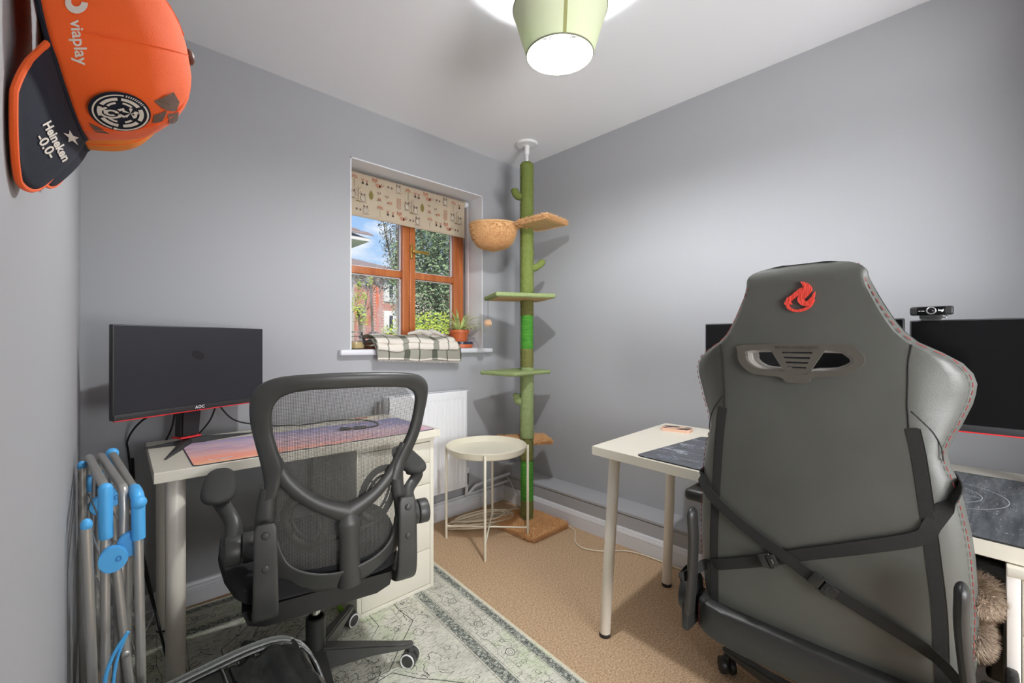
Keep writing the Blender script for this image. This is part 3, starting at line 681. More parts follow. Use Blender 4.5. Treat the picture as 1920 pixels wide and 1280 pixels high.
b = MB(); b.tube(smooth_curve([(1.812, YB+.095, SZ+.12), (1.845, YB+.07, SZ+.085), (1.88, YB+.04, SZ+.045), (1.893, YB+.02, SZ+.004)], 6), .0014, 6); o = b.build('thin_cord', M_cable); tag(o, 'thin dark cord lying against the recess beside the plant pot', 'cord')

# folded checked blanket over the sill edge
def cloth_mat():
    m = mat('checked_cloth', (1, 1, 1, 1), .95, bump=.8, bscale=450, spec=.05)
    N, L, P = nodes(m); s = N.new('ShaderNodeSeparateXYZ'); uvn = N.new('ShaderNodeUVMap'); uvn.uv_map = 'weave'; L.new(uvn.outputs[0], s.inputs[0])
    def stripes(sock, per, a, w_):
        f = math_n(N, L, 'FRACT', math_n(N, L, 'DIVIDE', sock, per)); return math_n(N, L, 'MULTIPLY', math_n(N, L, 'GREATER_THAN', f, a), math_n(N, L, 'LESS_THAN', f, a+w_))
    vx = math_n(N, L, 'MAXIMUM', stripes(s.outputs['X'], .20, .30, .20), math_n(N, L, 'MULTIPLY', stripes(s.outputs['X'], .20, .82, .04), 1.3))
    vy = stripes(s.outputs['Y'], .20, .20, .26)
    tot = math_n(N, L, 'ADD', math_n(N, L, 'MULTIPLY', vx, .55), math_n(N, L, 'MULTIPLY', vy, .42))
    L.new(ramp(N, L, tot, [(0, c8(226, 219, 208)), (.42, c8(160, 158, 146)), (.6, c8(150, 150, 138)), (1, c8(88, 90, 80))]), P.inputs['Base Color'])
    return m
M_check = cloth_mat()
def fold_sheet(x0, x1, path, seed, th=.006, amp=.006, du=60, v0=0.0, taper=None):
    """a sheet whose section follows path [(y, z)...], rumpled along x"""
    P2 = smooth_curve([(0, y, z) for y, z in path], 5); secs = []; acc = 0; uv = []
    ds = [0]
    for i in range(1, len(P2)): acc += (P2[i]-P2[i-1]).length; ds.append(acc)
    b = MB(); rows = []; lay = b.bm.loops.layers.uv.new('weave')
    for i, q in enumerate(P2):
        row = []
        for k in range(du+1):
            t = k/du; x = x0+(x1-x0)*t
            nx = amp*noise.noise(Vector((x*9, ds[i]*14, seed))); nz_ = amp*1.5*noise.noise(Vector((x*7+5, ds[i]*12, seed+3)))
            dx = .012*noise.noise(Vector((ds[i]*10, seed, t*2)))
            zz = q.z+nz_+(taper(t, q) if taper else 0)
            row.append((b.bm.verts.new((x+dx, q.y+nx, zz)), x, ds[i]+v0))
        rows.append(row)
    for i in range(len(rows)-1):
        for k in range(du):
            q = (rows[i][k], rows[i][k+1], rows[i+1][k+1], rows[i+1][k]); f = b.bm.faces.new([v[0] for v in q])
            for lp_, v in zip(f.loops, q): lp_[lay].uv = (v[1], v[2])
    return b
bk = thing('folded_blanket', 'folded grey and cream checked blanket hanging over the window sill edge', 'blanket', (1.36, YB-.02, SZ))
X0, X1 = 1.100, 1.670
tp = lambda t, q: -.030*t*max(0, (SZ+.01-q.z)/.08)
b = fold_sheet(X0, X1, [(YB+.12, SZ+.012), (YB+.04, SZ+.018), (YB-.035, SZ+.022), (YB-.060, SZ+.012), (YB-.066, SZ-.02), (YB-.064, SZ-.055)], 1, v0=.05, taper=tp); o = b.build('lower_fold', M_check, bk, world=True, fix=False)
so_ = o.modifiers.new('thickness', 'SOLIDIFY'); so_.thickness = .007
b = fold_sheet(X0-.008, X1-.03, [(YB+.13, SZ+.050), (YB+.13, SZ+.028), (YB+.05, SZ+.036), (YB-.03, SZ+.038), (YB-.068, SZ+.025), (YB-.073, SZ+.0), (YB-.06, SZ+.012), (YB-.03, SZ+.046), (YB+.03, SZ+.052)], 4, amp=.013, v0=.3); o = b.build('middle_fold', M_check, bk, world=True, fix=False)
so_ = o.modifiers.new('thickness', 'SOLIDIFY'); so_.thickness = .006
b = fold_sheet(X0-.004, X1-.05, [(YB+.14, SZ+.060), (YB+.06, SZ+.078), (YB-.01, SZ+.070), (YB-.055, SZ+.056), (YB-.068, SZ+.042), (YB-.05, SZ+.036), (YB-.0, SZ+.044)], 9, amp=.010, v0=.1); o = b.build('upper_fold', M_check, bk, world=True, fix=False)
so_ = o.modifiers.new('thickness', 'SOLIDIFY'); so_.thickness = .006
b = MB(); b.tube(smooth_curve([(1.36, YB+.05, SZ+.088), (1.42, YB+.03, SZ+.105), (1.45, YB+.02, SZ+.103), (1.48, YB+.0, SZ+.085), (1.50, YB+.02, SZ+.105), (1.545, YB+.02, SZ+.102), (1.60, YB-.02, SZ+.06)], 5), [.006+.012*sin(pi*k/30) for k in range(31)], 10); b.jitter(.008, 30, 2); b.build('rumpled_corner', cloth_translucent('plain_blanket', c8(214, 208, 198), c8(214, 208, 198), .1), bk, world=True)
b = MB(); rnd = random.Random(2)
for k in range(150):
    t = k/150; x = X0+.01+(X1-X0-.02)*t; z = SZ-.055-.030*t
    b.tube([(x, YB-.066, z+.004), (x+rnd.uniform(-.003, .003), YB-.068+rnd.uniform(-.003, .003), z-.008-rnd.uniform(0, .004))], .0012, 3)
b.build('fringe', MATS['plain_blanket'], bk, world=True, kind='stuff')

# ------------------------------------------------------------------ radiator and pipes
ra = thing('radiator', 'white panel radiator on the wall below the window', 'radiator', (1.42, YB, .2))
RX0, RX1, RZ0, RZ1, RY = 1.157, 1.697, .205, .812, 2.188
b = MB(); 
xs = []; x = RX0
prof = []
nfl = 17; pit = (RX1-RX0-.03)/nfl
for k in range(nfl):
    x0 = RX0+.015+k*pit; prof += [(x0, 0), (x0+pit*.30, 0), (x0+pit*.42, .006), (x0+pit*.78, .006), (x0+pit*.92, 0)]
prof = [(RX0, 0)]+prof+[(RX1, 0)]
secs = []
for z, k in ((RZ0, 0), (RZ0+.035, 0), (RZ0+.055, 1), (RZ1-.055, 1), (RZ1-.04, 0), (RZ1, 0)):
    secs.append([(x, RY+o_*k, z) for x, o_ in prof]+[(RX1, RY+.012, z), (RX0, RY+.012, z)])
b.loft(secs); b.build('front_panel', M_rad, ra, world=True, ang=25)
b = MB(); b.box((RX0, RY, RZ0), (RX0+.004, RY+.075, RZ1), .001); b.build('side_grille', M_rad, ra, world=True)
b = MB(); b.box((RX1-.004, RY, RZ0), (RX1, RY+.075, RZ1), .001); b.build('side_grille', M_rad, ra, world=True)
b = MB(); b.box((RX0, RY+.001, RZ1-.004), (RX1, RY+.010, RZ1+.002), .001); b.box((RX0, RY+.065, RZ1-.004), (RX1, RY+.075, RZ1+.002), .001)
for k in range(28): b.box((RX0+.01+k*.02, RY+.008, RZ1-.004), (RX0+.017+k*.02, RY+.068, RZ1), 0)
b.build('top_grille', M_rad, ra, world=True)
b = MB(); b.box((RX0+.01, RY+.06, RZ0), (RX1-.01, RY+.07, RZ1-.01)); b.build('rear_panel', M_rad, ra, world=True)
b = MB(); b.rcyl((RX0-.035, RY+.04, .70), (RX0-.035, RY+.04, .790), .017, 20); b.rcyl((RX0-.062, RY+.04, .690), (RX0-.062, RY+.04, .765), .010, 16); b.cyl((RX0-.06, RY+.04, .71), (RX0+.005, RY+.04, .71), .008)
b.build('valve_head', mat('dark_grey_metal', c8(108, 106, 104), .4, metal=.4), ra, world=True)
b = MB(); b.cyl((RX1, RY+.04, .255), (RX1+.03, RY+.04, .255), .010); b.rcyl((RX1+.028, RY+.04, .205), (RX1+.028, RY+.04, .275), .012, 18); b.build('valve', MATS['dark_grey_metal'], ra, world=True)
b = MB(); b.rcyl((RX1+.028, RY+.04, .275), (RX1+.028, RY+.04, .315), .013, 18); b.build('valve_cap', M_whitep, ra, world=True)
pp = MB(); yv = RY+.055
pp.tube(smooth_curve([(RX1+.028, RY+.045, .205), (RX1+.028, RY+.045, .150), (RX1+.035, yv, .128), (RX1+.06, yv, .135), (RX1+.10, yv, .165), (RX1+.16, yv, .175), (BX+.02, yv, .185)], 5), .0105, 12)
o = pp.build('radiator_pipe', M_gloss); tag(o, 'upper white painted heating pipe above the back skirting, bending up to the valve', 'pipe')
pp = MB(); pp.tube(smooth_curve([(.8, YB-.014, .112), (1.7, YB-.014, .112), (1.90, YB-.016, .118), (BX+.02, yv, .140)], 5), .009, 12)
o = pp.build('lower_pipe', M_gloss); tag(o, 'lower white painted heating pipe lying along the back skirting top', 'pipe')

# ------------------------------------------------------------------ desks
def drawer_unit(name, label, x0, x1, y0, y1, h, front, fronts):
    """front: '-y' or '-x'. fronts = heights of drawer joints"""
    t = thing(name, label, 'drawer unit', ((x0+x1)/2, (y0+y1)/2, 0)); th = .018
    b = MB()
    if front == '-y':
        b.box((x0, y0, 0), (x0+th, y1, h-.018), .001); b.box((x1-th, y0, 0), (x1, y1, h-.018), .001); b.box((x0, y1-.01, 0), (x1, y1, h-.02), .001); b.box((x0+th, y0+.0, 0.0), (x1-th, y1, .022), .001)
    else:
        b.box((x0, y0, 0), (x1, y0+th, h-.018), .001); b.box((x0, y1-th, 0), (x1, y1, h-.018), .001); b.box((x1-.01, y0, 0), (x1, y1, h-.02), .001); b.box((x0, y0+th, 0), (x1, y1-th, .022), .001)
    b.build('body', MATS['alex_side'] if 'alex_side' in MATS and front == '-x' else M_lam2, t, world=True)
    b = MB(); b.box((x0-.003, y0-.003, h-.018), (x1+.003, y1, h), .002); b.build('top_panel', M_lam2, t, world=True)
    for i in range(len(fronts)-1):
        z0, z1 = fronts[i]+.0012, fronts[i+1]-.0012
        b = MB()
        if front == '-y': b.box((x0+th+.0015, y0+.001, z0), (x1-th-.0015, y0+.30, z1), .001)
        else: b.box((x0+.001, y0+th+.0015, z0), (x0+.30, y1-th-.0015, z1), .001)
        b.build('drawer_front', M_lam2, t, world=True)
    return t
mat('alex_side', c8(232, 227, 220), .12, coat=.3)
drawer_unit('drawer_unit', 'white five drawer unit under the right end of the window desk', .750, 1.112, 1.684, 2.185, .690, '-y', [.024, .185, .335, .480, .575, .668])
d2 = thing('desk', 'white desk under the monitor in front of the window wall', 'desk', (.63, 1.97, 0))
DZ = .725
b = MB(); b.prism([(.1215, 1.6836, DZ-.033), (1.1285, 1.6538, DZ-.033), (1.1448, 2.2036, DZ-.033), (.1378, 2.2334, DZ-.033)], (0, 0, .033)); bmesh.ops.bevel(b.bm, geom=b.bm.edges[:], offset=.0015, segments=1, affect='EDGES'); b.build('tabletop', M_lam, d2, world=True)
def leg(b, x, y, z1, r, lean=(0, 0)): b.rcyl((x-lean[0], y-lean[1], .012), (x, y, z1), r, 28, .002)
for x, y in ((.1795, 1.735), (.188, 2.155)):
    b = MB(); leg(b, x, y, DZ-.033, .026); l_ = b.build('leg', M_legm, d2, world=True)
    b = MB(); b.rcyl((x, y, 0), (x, y, .014), .0265, 24, .002); b.build('foot_cap', M_blackp, l_, world=True)
# right desk: turned a few degrees from the wall
d3 = thing('desk', 'white desk along the right wall under the two black monitors', 'desk', (1.7, .3, 0))
A = Vector((1.3607, .9853, 0)); Bq = Vector((2.0069, 1.0163, 0)); Cq = Vector((2.000, -.49, 0)); Dq = Vector((1.2440, -.49, 0))
b = MB(); b.prism([(v.x, v.y, DZ-.033) for v in (A, Bq, Cq, Dq)], (0, 0, .033)); bmesh.ops.bevel(b.bm, geom=b.bm.edges[:], offset=.0015, segments=1, affect='EDGES'); b.build('tabletop', M_lam, d3, world=True)
for (fx_, fy_), (tx, ty), r in (((1.4009, .9543), (1.441, .935), .0208), ((1.8957, .9543), (1.94, .95), .0208), ((1.94, -.42), (1.94, -.42), .0208)):
    b = MB(); b.rcyl((fx_, fy_, .012), (tx, ty, DZ-.033), r, 28, .002); l_ = b.build('leg', M_legm, d3, world=True)
    b = MB(); b.rcyl((fx_, fy_, 0), (fx_, fy_, .014), r+.0008, 24, .002); b.build('foot_cap', M_blackp, l_, world=True)
drawer_unit('drawer_unit', 'white drawer unit with glossy side under the right wall desk at the frame edge', 1.262, 1.84, -.413, -.053, .690, '-x', [.024, .16, .30, .44, .565, .668])

# ------------------------------------------------------------------ sunset desk pad and the desk-top items
t = thing('desk_pad', 'long sunset print desk pad with pink and orange clouds on the window desk', 'desk pad', (.19, 1.690, DZ), radians(-1.7))
def rrect(x0, y0, x1, y1, r, n=5):
    out = []
    for cx, cy, a0 in ((x1-r, y1-r, 0), (x0+r, y1-r, 90), (x0+r, y0+r, 180), (x1-r, y0+r, 270)):
        for k in range(n+1): a = radians(a0+90*k/n); out.append((cx+r*cos(a), cy+r*sin(a)))
    return out
PW, PD = .915, .385
b = MB(); b.prism([(x, y, 0) for x, y in rrect(.03, 0, PW, PD, .018)], (0, 0, .003)); b.build('cloth_top', M_sun, t)
b = MB(); b.tube([(x, y, .0018) for x, y in rrect(.03, 0, PW, PD, .018)], .0018, 6, closed=True); b.build('stitched_edge', mat('pad_edge', c8(70, 70, 84), .8), t)
def swirl(b, cx, cy, k, z):
    for r0, r1, a0, a1 in ((.030, .026, 20, 200), (.018, .014, -150, 140), (.008, .0, 0, 360)):
        n = 18
        for i in range(n):
            t0 = radians(a0+(a1-a0)*i/n); t1 = radians(a0+(a1-a0)*(i+1)/n)
            b.flatpoly([(cx+r0*cos(t0)*k, cy+r0*sin(t0)*k*.62, z), (cx+r0*cos(t1)*k, cy+r0*sin(t1)*k*.62, z), (cx+r1*cos(t1)*k, cy+r1*sin(t1)*k*.62, z), (cx+r1*cos(t0)*k, cy+r1*sin(t0)*k*.62, z)])
    b.flatpoly([(cx-.034*k, cy+.010*k, z), (cx-.052*k, cy+.016*k, z), (cx-.048*k, cy+.006*k, z)]); b.flatpoly([(cx-.030*k, cy-.004*k, z), (cx-.050*k, cy-.008*k, z), (cx-.042*k, cy+.004*k, z)])
    b.flatpoly([(cx+.010*k, cy+.004*k, z), (cx+.036*k, cy+.016*k, z), (cx+.040*k, cy+.010*k, z), (cx+.016*k, cy-.004*k, z)])
b = MB(); swirl(b, .115, .045, .80, .0034); b.build('white_logo', M_whitep, t, smooth=False, label='small white logo at the near corner of the pad')
b = MB(); swirl(b, PW-.055, .035, .6, .0034); b.build('orange_logo', mat('orange_print', c8(255, 120, 60), .7), t, smooth=False, label='orange logo at the right end of the pad')
# power cord on the desk
cz = DZ+.0068
P_ = [on_z(392, 770, .86), on_z(440, 787, .775), on_z(500, 797, cz+.01), on_z(560, 797, cz), on_z(620, 789, cz), on_z(668, 786.5, cz), on_z(700, 790, cz), on_z(709, 796, cz), on_z(696, 800, cz), on_z(680, 801, cz)]
P_[0] = Vector((.36, 2.10, .858)); P_[1] = Vector((.42, 2.12, .79))
cb = thing('power_cord', 'black power cord with plug looping across the sunset desk pad', 'cord', (.7, 2.0, DZ))
b = MB(); b.tube(smooth_curve(P_, 6), .0033, 8); b.build('cord', M_cable, cb, world=True)
q0 = on_z(686, 800.5, cz+.004); q1 = on_z(664, 802.5, cz+.004); q2 = on_z(657, 803, cz+.004); q3 = on_z(638, 804, cz+.004)
b = MB(); b.tube([q0, q1], [.007, .0085], 10); b.tube([q1, q2], .004, 8); b.build('cable_joint', M_cable, cb, world=True)
b = MB(); b.tube([q2, q3], [.006, .009], 10); dd = (q3-q2).normalized(); sd_ = dd.cross(Vector((0, 0, 1)))
for s_ in (-1, 0, 1): b.tube([q3+sd_*.005*s_, q3+sd_*.005*s_+dd*.012], .0016, 6)
b.build('plug', M_cable, cb, world=True)
q = on_z(712, 768, DZ)
cd_ = thing('card_packet', 'small cream packet with red lettering at the back of the window desk', 'packet', (.985, 2.150, DZ))
b = MB(); b.box((-.07, -.022, 0), (.07, .022, .006), .001); b.build('packet', mat('cream_card', c8(222, 212, 190), .6), cd_)
b = MB(); b.box((-.04, -.0215, .006), (.03, .012, .0064)); b.build('red_label', mat('red_print', c8(190, 90, 70), .6), cd_)

# wallet and mats on the right desk
ux = Vector((-.081, -1, 0)).normalized(); uy = Vector((-ux.y, ux.x, 0)); uy = -uy if uy.x < 0 else uy     # along the desk, across the desk
O = A.copy(); O.z = DZ
def dk(u, v, z=0): return O+ux*u+uy*v+Vector((0, 0, z))
a2 = math.atan2(ux.y, ux.x)
t = thing('desk_mat', 'grey printed gaming mat with pale map-like shapes at the left end of the right desk', 'desk mat', (O.x, O.y, DZ), a2)
def lk(b, u0, v0, u1, v1, r=.02, th=.0035): return b.prism([(x, -y*(-1), 0) for x, y in rrect(u0, v0, u1, v1, r)], (0, 0, th))
b = MB(); lk(b, .192, .010, .715, .47, .018); b.build('cloth_top', M_map, t)
b = MB(); b.tube([(x, y, .002) for x, y in rrect(.192, .010, .715, .47, .018)], .002, 6, closed=True); b.build('stitched_edge', M_web, t)
b = MB()
for i in range(3):
    for j in range(2): b.box((.255+.022*i, .045+.018*j, .0036), (.272+.022*i, .058+.018*j, .0039))
b.box((.285, .030, .0036), (.38, .034, .0038)); b.build('key_print', mat('grey_print', c8(112, 118, 128), .7), t)
t = thing('desk_mat', 'black printed mat with thin white circles at the right end of the right desk', 'desk mat', (O.x, O.y, DZ), a2)
b = MB(); lk(b, .735, .004, 1.46, .60, .015, .003); b.build('cloth_top', M_cine, t)
b = MB(); b.tube([(x, y, .0018) for x, y in rrect(.735, .004, 1.46, .60, .015)], .0018, 6, closed=True); b.build('stitched_edge', M_web, t)
b = MB()
for r in (.105, .150):
    for i in range(64):
        a0 = 2*pi*i/64; a1 = 2*pi*(i+1)/64; b.flatpoly([(.885+rr*cos(a)*1.0, .32+rr*sin(a), .0033) for rr, a in ((r, a0), (r, a1), (r-.0014, a1), (r-.0014, a0))])
for tri in (((.94, .31), (.985, .325), (.94, .345)),):
    for i in range(3):
        p, q = Vector(tri[i]), Vector(tri[(i+1) % 3]); d = (q-p).normalized(); n_ = Vector((-d.y, d.x))*.0012; b.flatpoly([(p.x, p.y, .0033), (q.x, q.y, .0033), (q.x+n_.x, q.y+n_.y, .0033), (p.x+n_.x, p.y+n_.y, .0033)])
b.build('circle_print', mat('faint_white_print', c8(176, 184, 188), .7), t, smooth=False, fix=False)
wl = thing('phone_case', 'pink and black patterned phone case lying on the back corner of the right desk', 'phone case', (1.872, .895, DZ), radians(-78))
b = MB(); b.prism([(x, y, 0) for x, y in rrect(-.062, -.040, .062, .040, .012)], (0, 0, .012)); bmesh.ops.bevel(b.bm, geom=b.bm.edges[:], offset=.0015, segments=1, affect='EDGES')
b.build('case', mat('pink_case', c8(216, 176, 152), .5), wl)
rnd = random.Random(9); b = MB()
for cx, cy, r in ((-.038, .016, .020), (-.008, .024, .017), (.040, -.014, .022), (.020, -.026, .015), (-.045, -.02, .012), (.045, .022, .012)):
    n = 11; b.prism([(max(-.059, min(.059, cx+r*rnd.uniform(.7, 1.2)*cos(2*pi*k/n)*1.1)), max(-.037, min(.037, cy+r*rnd.uniform(.6, 1.1)*sin(2*pi*k/n))), .0121) for k in range(n)], (0, 0, .0004))
b.build('dark_pattern', mat('dark_case_print', c8(58, 52, 52), .5), wl)
# coil of cable on the mat seen through the vent not needed

# ------------------------------------------------------------------ monitors
def monitor(name, label, cx, cy, rz, z0, z1, wd, stand, logo=True, screen=None):
    """faces local -y"""
    t = thing(name, label, 'monitor', (cx, cy, DZ), rz); z0 -= DZ; z1 -= DZ
    b = MB(); b.box((-wd/2, 0, z0), (wd/2, .022, z1), .003); b.box((-wd*.33, .02, z0+.06), (wd*.33, .055, z1-.06), .015, 3); b.build('housing', M_bezel, t)
    b = MB(); b.box((-wd/2+.004, -.0006, z0+.020), (wd/2-.004, .002, z1-.004)); b.build('screen', screen or M_screen, t)
    b = MB(); b.box((-wd/2+.002, -.0035, z0), (wd/2-.002, .002, z0+.0195), .0015); b.build('chin', M_bezel, t)
    b = MB(); b.box((-wd/2+.004, -.003, z0-.0032), (wd/2-.004, .010, z0+.001), .001); b.build('red_strip', M_redp, t)
    if logo:
        b = text_mesh('AOC', .0155, lambda u, v: (u+.05*0, -.0039, z0+.0105+v), bold=.0004, shear=.0, spacing=1.05); b.build('lettering', M_whitep, t, smooth=False, fix=False)
    if stand:
        nk = MB(); nk.loft([[(-.034+q*.006, .050, .03), (.034-q*.006, .050, .03), (.034-q*.006, .092, .03), (-.034+q*.006, .092, .03)] if i == 0 else [(-.040, .030+.0, zz), (.040, .030, zz), (.040, .075, zz), (-.040, .075, zz)] for i, (zz, q) in enumerate(((.03, 0), (z0+.10, 0)))])
        bmesh.ops.bevel(nk.bm, geom=nk.bm.edges[:], offset=.006, segments=2, affect='EDGES'); nk.build('neck', M_blackp, t)
        b = MB(); b.loft([[(-.038, .045, .026), (.038, .045, .026), (.038, .098, .026), (-.038, .098, .026)], [(-.037, .046, .032), (.037, .046, .032), (.037, .097, .032), (-.037, .097, .032)]]); b.build('red_collar', M_redp, t)
        for (ex, ey, w_, h_) in stand:
            A_ = Vector((0, .07, 0)); B_ = Vector((ex, ey, 0)); d = (B_-A_).normalized(); s_ = Vector((-d.y, d.x, 0)); S_ = A_
            b = MB(); b.loft([[S_-s_*w_, S_+s_*w_, S_+s_*w_*.7+Vector((0, 0, h_)), S_-s_*w_*.7+Vector((0, 0, h_))], [S_.lerp(B_, .35)-s_*w_*.7, S_.lerp(B_, .35)+s_*w_*.7, S_.lerp(B_, .35)+s_*w_*.5+Vector((0, 0, h_*.72)), S_.lerp(B_, .35)-s_*w_*.5+Vector((0, 0, h_*.72))], [B_-s_*.003, B_+s_*.003, B_+s_*.002+Vector((0, 0, .006)), B_-s_*.002+Vector((0, 0, .006))]])
            bmesh.ops.bevel(b.bm, geom=b.bm.edges[:], offset=.0015, segments=1, affect='EDGES'); b.build('leg', M_bezel, t)
    return t
m1c = Vector((.282, 2.03, 0)); rz1 = math.atan2(.24, .496)
m1 = monitor('monitor', 'widescreen monitor with a red lower edge on the window desk', m1c.x, m1c.y, rz1, .862, 1.178, .548, [(-.185, -.11, .020, .022), (.225, .005, .018, .026), (-.115, .125, .016, .018)])
b = MB(); b.flatpoly([(x*.024-.005, -.00075, z*.017+.345) for x, z in [(cos(2*pi*k/20), sin(2*pi*k/20)*1.0+.35*cos(2*pi*k/20)*-1) for k in range(20)]]); b.build('smudge', mat('screen_smudge', c8(22, 22, 24), .5), m1, smooth=False, fix=False, label='dark oval smudge on the screen')
rzr = radians(-90)
monitor('monitor', 'black monitor mostly hidden behind the headrest of the gaming chair', 1.815, .440, rzr, .870, 1.194, .612, [(-.15, -.10, .02, .022), (.15, -.10, .02, .022), (0, .06, .02, .02)], False, M_screen2)
monitor('monitor', 'black monitor with the webcam on it at the right edge of the photo', 1.815, -.152, rzr, .862, 1.186, .548, [(-.06, -.04, .02, .022), (.15, -.10, .02, .022), (0, .06, .02, .02)], False, M_screen2)
wc = thing('webcam', 'small black webcam clipped on top of the right hand monitor', 'webcam', (1.80, .073, 1.186), rzr)
b = MB(); b.box((-.047, -.012, .014), (.047, .012, .040), .006, 3); b.build('body', M_blackp, wc)
b = MB(); b.box((-.031, -.0135, .0155), (.031, -.010, .0385), .002); b.build('glossy_face', M_screen2, wc)
b = MB()
for s_ in (-1, 1):
    for i in range(6):
        for j in range(5): b.cyl((s_*(.034+.002*i), -.0128, .019+.004*j), (s_*(.034+.002*i), -.0118, .019+.004*j), .0007, n=6)
b.build('speaker_grille', M_bezel, wc, kind='stuff')
b = MB(); b.tube([(.0095*cos(2*pi*k/28), -.0145, .027+.0095*sin(2*pi*k/28)) for k in range(28)], .0020, 8, closed=True); b.build('lens_ring', mat('silver_ring', c8(150, 150, 150), .3, metal=.6), wc)
b = MB(); b.ball((0, -.013, .027), .0065, 16, k=(1, .5, 1)); b.build('lens', mat('lens_glass', c8(20, 18, 26), .06), wc)
b = MB(); b.box((-.026, -.010, .003), (.024, .016, .015), .003); b.box((-.022, -.022, -.004), (.020, .030, .004), .002); b.build('clip', M_blackp, wc)
b = MB(); b.tube(smooth_curve([(.028, .004, .014), (.034, .0, .010), (.030, -.004, .006), (.022, .004, .008)], 5), .0014, 6); b.build('cable_clip', MATS['silver_ring'], wc)
b = text_mesh('logi', .0085, lambda u, v: (u+.021, -.0138, .0275+v), bold=.0002); b.build('lettering', M_whitep, wc, smooth=False, fix=False)
b = text_mesh('HD 1080p', .0032, lambda u, v: (u-.021, -.0138, .0262+v)); b.build('small_lettering', M_whitep, wc, smooth=False, fix=False)
# monitor cables at the window desk
for k, (pts, nm) in enumerate((([(.18, 2.06, .87), (.12, 2.16, .82), (.085, 2.255, .74), (.09, 2.283, .66), (.12, 2.283, .3), (.17, 2.25, .02)], 'black monitor cable hanging off the left end of the window desk'),
        ([(.36, 2.12, .90), (.34, 2.17, .80), (.30, 2.22, .728)], 'short black cable dropping behind the monitor neck'),
        ([(.22, 2.09, .93), (.215, 2.16, .80), (.20, 2.22, .728)], 'black cable behind the neck of the monitor stand'))):
    b = MB(); b.tube(smooth_curve(pts, 8), .0035, 8); o = b.build('monitor_cable', M_cable); tag(o, nm, 'cable')
b = MB(); b.tube(smooth_curve([(.10, 2.283, .66), (.115, 2.27, .40), (.14, 2.0, .22), (.165, 1.80, .08), (.18, 1.66, .012), (.10, 1.60, .012), (.08, 1.68, .012), (.15, 1.76, .012), (.22, 1.70, .012), (.14, 1.56, .012), (.08, 1.52, .012)], 8), .0042, 8)
o = b.build('floor_cable', M_cable); tag(o, 'thick black cable falling behind the desk leg and looping on the rug', 'cable')

# ------------------------------------------------------------------ tray table
tc_ = Vector((1.588, 1.872, 0))
tt = thing('tray_table', 'round cream metal tray table with crossed lower bars', 'side table', tc_, 0)
TH = .512
b = MB(); b.lathe([(.001, TH-.004), (.205, TH-.004), (.212, TH), (.222, TH+.030), (.225, TH+.032), (.2265, TH+.030), (.217, TH-.003), (.210, TH-.008), (.001, TH-.008)], n=64); b.build('tray', M_tray, tt)
lgp = [Vector((1.4450, 2.050, 0))-tc_, Vector((1.437, 1.705, 0))-tc_, Vector((1.777, 1.705, 0))-tc_, Vector((1.777, 2.035, 0))-tc_]
lgp = [v.normalized()*.2335 for v in lgp]
for v in lgp:
    b = MB(); b.rcyl(v, v+Vector((0, 0, TH+.026)), .0070, 14, .001); b.build('leg', M_tray, tt)
    b = MB(); b.rcyl(v*.985+Vector((0, 0, TH+.010)), v*.93+Vector((0, 0, TH+.010)), .004, 10, .001); b.build('bracket', M_tray, tt)
for i, j in ((0, 2), (1, 3)):
    b = MB(); z = .070+.006*i; b.tube([lgp[i]+Vector((0, 0, z)), lgp[j]+Vector((0, 0, z))], .0045, 10); b.build('cross_bar', M_tray, tt)

# ------------------------------------------------------------------ cat tree
PB, PT = Vector((1.915, 1.872, 0)), Vector((2.012, 1.968, H))
ct = thing('cat_tree', 'floor to ceiling green cactus cat tree with four shelves and a hammock basket', 'cat tree', (PB.x, PB.y, 0))
def pc(z): return PB.lerp(PT, z/H)
def pcz(z): v = pc(z); v.z = z; return v
AX = (PT-PB).normalized()
rnd = random.Random(21)
def plush_tube(z0, z1, r, m, name, amp=.0032, label=None, roundtop=False):
    b = MB(); L_ = z1-z0; n = max(6, int(L_/.008)); path = []; rr = []
    for k in range(n+1): path.append(pcz(z0+L_*k/n)); rr.append(r)
    if roundtop:
        for i in range(6): a = pi/2*i/5; path.append(pcz(z1+.018*sin(a))); rr.append(r*max(.25, cos(a)*.8+.2*(i < 5)))
    b.tube(path, rr, 40)
    for v in b.bm.verts: v.co += (v.co-pcz(v.co.z)).normalized()*rnd.uniform(-amp, amp)
    return b.build(name, m, ct, world=True, ang=180, label=label)
plush_tube(1.42, 2.262, .0415, M_plushg, 'upper_post', roundtop=True)
plush_tube(1.285, 1.42, .0405, M_plusho, 'post_band')
def sisal(z0, z1):
    b = MB(); n = int((z1-z0)/.0045); r = .0385
    path = []; rr = []
    for k in range(n*4+1): z = z0+(z1-z0)*k/(n*4); path.append(pcz(z)); rr.append(r+.0014*abs(sin(pi*k/4)))
    b.tube(path, rr, 32); b.build('sisal_wrap', M_sisal, ct, world=True, ang=60)
sisal(1.075, 1.285)
plush_tube(.96, 1.075, .0400, M_plusho, 'post_band')
plush_tube(.52, .96, .0410, M_plushp, 'lower_post')
plush_tube(.385, .52, .0385, M_plusho, 'post_band')
sisal(.145, .385)
plush_tube(.02, .145, .0385, M_plusho, 'post_band')
b = MB(); b.rcyl(pcz(2.262), pcz(2.335), .011, 18, .001); b.rcyl(pcz(2.330), pcz(H-.010), .0165, 20, .002); b.build('adjusting_screw', M_whitep, ct, world=True)
b = MB(); b.lathe([(.070, H), (.071, H-.006), (.066, H-.014), (.020, H-.016), (.001, H-.016)], c=(pc(H).x, pc(H).y, 0)); b.build('ceiling_disc', M_whitep, ct, world=True)
